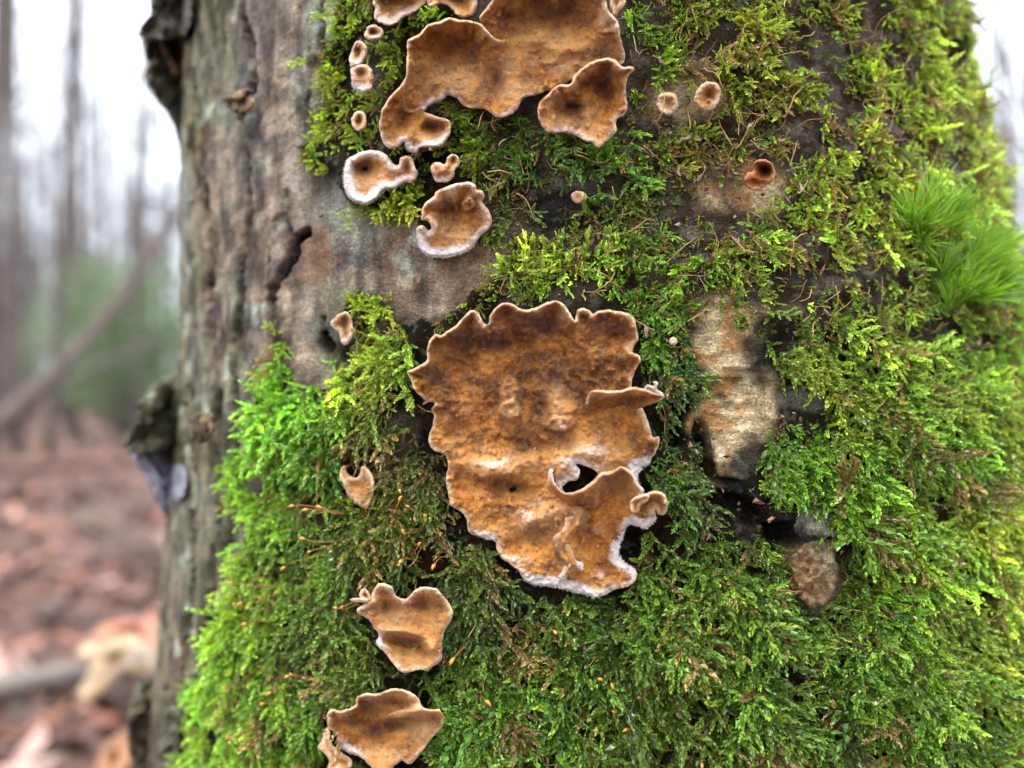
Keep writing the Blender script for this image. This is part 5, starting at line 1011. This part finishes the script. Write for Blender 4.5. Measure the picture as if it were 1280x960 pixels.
# green bush
def bush():
    c = np.array(at(152, 420, 7.0)); c[2] = .75; e = empty('green_bush', (c[0], c[1], 0), label='blurred fresh green bush behind the leaning pole at the left', cat='bush')
    g = NG('bush_leaf'); cc = g.ramp(g.noise(3, 3, .6), [(.3, tuple(lin(82, 104, 64))), (.7, tuple(lin(122, 142, 94)))]); p = g.pbsdf(cc, .5); tr = g.node('ShaderNodeBsdfTranslucent'); g.set(tr.inputs[0], cc); ms = g.node('ShaderNodeMixShader'); ms.inputs[0].default_value = .4
    g.l.new(p.outputs[0], ms.inputs[1]); g.l.new(tr.outputs[0], ms.inputs[2]); m = g.done(ms.outputs[0])
    n = 5200; q = rng.normal(0, 1, (n, 3)); q /= np.linalg.norm(q, axis=1, keepdims=True); q *= (rng.random((n, 1))**.5)*np.array([.75, .6, .75])*(1+.35*fbm(q[:, 0]*2, q[:, 1]*2, q[:, 2]*2, 88, 2))[:, None]
    C = np.array([0, 0, .85])+q; C[:, 2] = np.maximum(C[:, 2], .1); a = rng.normal(0, 1, (n, 3)); a /= np.linalg.norm(a, axis=1, keepdims=True); b = np.cross(a, rng.normal(0, 1, (n, 3))); b /= np.linalg.norm(b, axis=1, keepdims=True); s = rng.uniform(.02, .045, (n, 1))
    V = np.stack([C-a*s, C+b*s*.5, C+a*s, C-b*s*.5], 1).reshape(-1, 3); mesh_obj('foliage', V, np.arange(4*n).reshape(-1, 4), m, e, False)
    parts = []
    for k in range(14):
        a_ = rng.uniform(0, 6.28); rr_ = rng.uniform(.1, .6); parts.append(tube([(0.05*math.cos(a_), 0.05*math.sin(a_), 0), (rr_*.5*math.cos(a_), rr_*.5*math.sin(a_), .5), (rr_*math.cos(a_), rr_*math.sin(a_), 1.1)], [.012, .009, .004], 5))
    V, Q = merge(parts); mesh_obj('stems', V, Q, M_BG2, e)
bush()
# pale curled bracket of wood with orange top, by the tree's foot
def big_leaf(name, outline, dist, colA, colB, label, cat, tilt, seed):
    m = simple_mat('mat_'+name, [(0.35, tuple(lin(*colB))), (0.55, tuple(lin(*colA)))], 40, .45, .002, 120, .3)
    R = smooth_closed([(x, y) for x, y in outline], 2.0); c = R.mean(0); rings = [0., .25, .5, .75, 1.]; V = []; n = len(R)
    for k, f in enumerate(rings):
        q = c+(R-c)*max(f, .02); dd = dist+tilt*(q[:, 1]-c[1])/F-.02*np.sin(f*2.5)+.012*fbm(q[:, 0]/18, q[:, 1]/18, 0, seed, 2)
        V.append(np.stack([(q[:, 0]-640)/F*dd, dd, H0+(480-q[:, 1])/F*dd], 1))
    F1 = [[i*n+j, i*n+(j+1) % n, (i+1)*n+(j+1) % n, (i+1)*n+j] for i in range(4) for j in range(n)]; V = np.concatenate(V); N = len(V); F2 = [[a+N for a in q][::-1] for q in F1]; side = [[4*n+j, 4*n+(j+1) % n, N+4*n+(j+1) % n, N+4*n+j] for j in range(n)]
    V = np.concatenate([V, V+np.array([0, .004, 0])]); o = mesh_obj(name, V, F1+F2+side, m); p = V.mean(0); re_origin(o, p); props(o, label, cat); return o
pl = big_leaf('curled_leaf', [(92, 818, ), (108, 800), (122, 788), (150, 792), (180, 786), (198, 790), (196, 830), (184, 842), (160, 842), (146, 846), (132, 862), (120, 872), (100, 880), (92, 872), (104, 852), (112, 832), (104, 822)], .62, (166, 138, 96), (128, 92, 52), 'large pale cream curled leaf lying by the foot of the mossy trunk', 'leaf', -1.2, 5)
p2 = big_leaf('curled_leaf', [(116, 792), (130, 780), (160, 774), (198, 770), (202, 800), (198, 818), (190, 800), (160, 792), (140, 800), (122, 806)], .605, (150, 84, 38), (120, 56, 24), 'orange brown leaf draped over the pale curled leaf', 'leaf', -1.5, 6)
p3 = big_leaf('curled_leaf', [(124, 940), (140, 922), (156, 912), (164, 930), (160, 955), (140, 985), (118, 975)], .55, (150, 102, 56), (112, 66, 30), 'orange tan leaf at the bottom edge by the foot of the mossy trunk', 'leaf', -1.2, 7)

# ------------------------------------------------------------------ damp air between the trees
def haze():
    me = bpy.data.meshes.new('haze'); x0, x1, y0, y1, z0, z1 = -60, 60, -20, 120, -1.6, 24
    me.from_pydata([(x, y, z) for x in (x0, x1) for y in (y0, y1) for z in (z0, z1)], [], [(0, 1, 3, 2), (4, 6, 7, 5), (0, 4, 5, 1), (2, 3, 7, 6), (0, 2, 6, 4), (1, 5, 7, 3)])
    m = bpy.data.materials.new('damp_air'); m.use_nodes = True; n = m.node_tree.nodes; n.clear(); o_ = n.new('ShaderNodeOutputMaterial'); v = n.new('ShaderNodeVolumePrincipled')
    v.inputs['Color'].default_value = (.93, .93, .97, 1); v.inputs['Density'].default_value = .0018; v.inputs['Anisotropy'].default_value = .2
    m.node_tree.links.new(v.outputs[0], o_.inputs['Volume']); me.materials.append(m)
    o = bpy.data.objects.new('haze', me); COL.objects.link(o); props(o, 'thin damp air whitening the far trees', 'haze', kind='stuff')
haze()
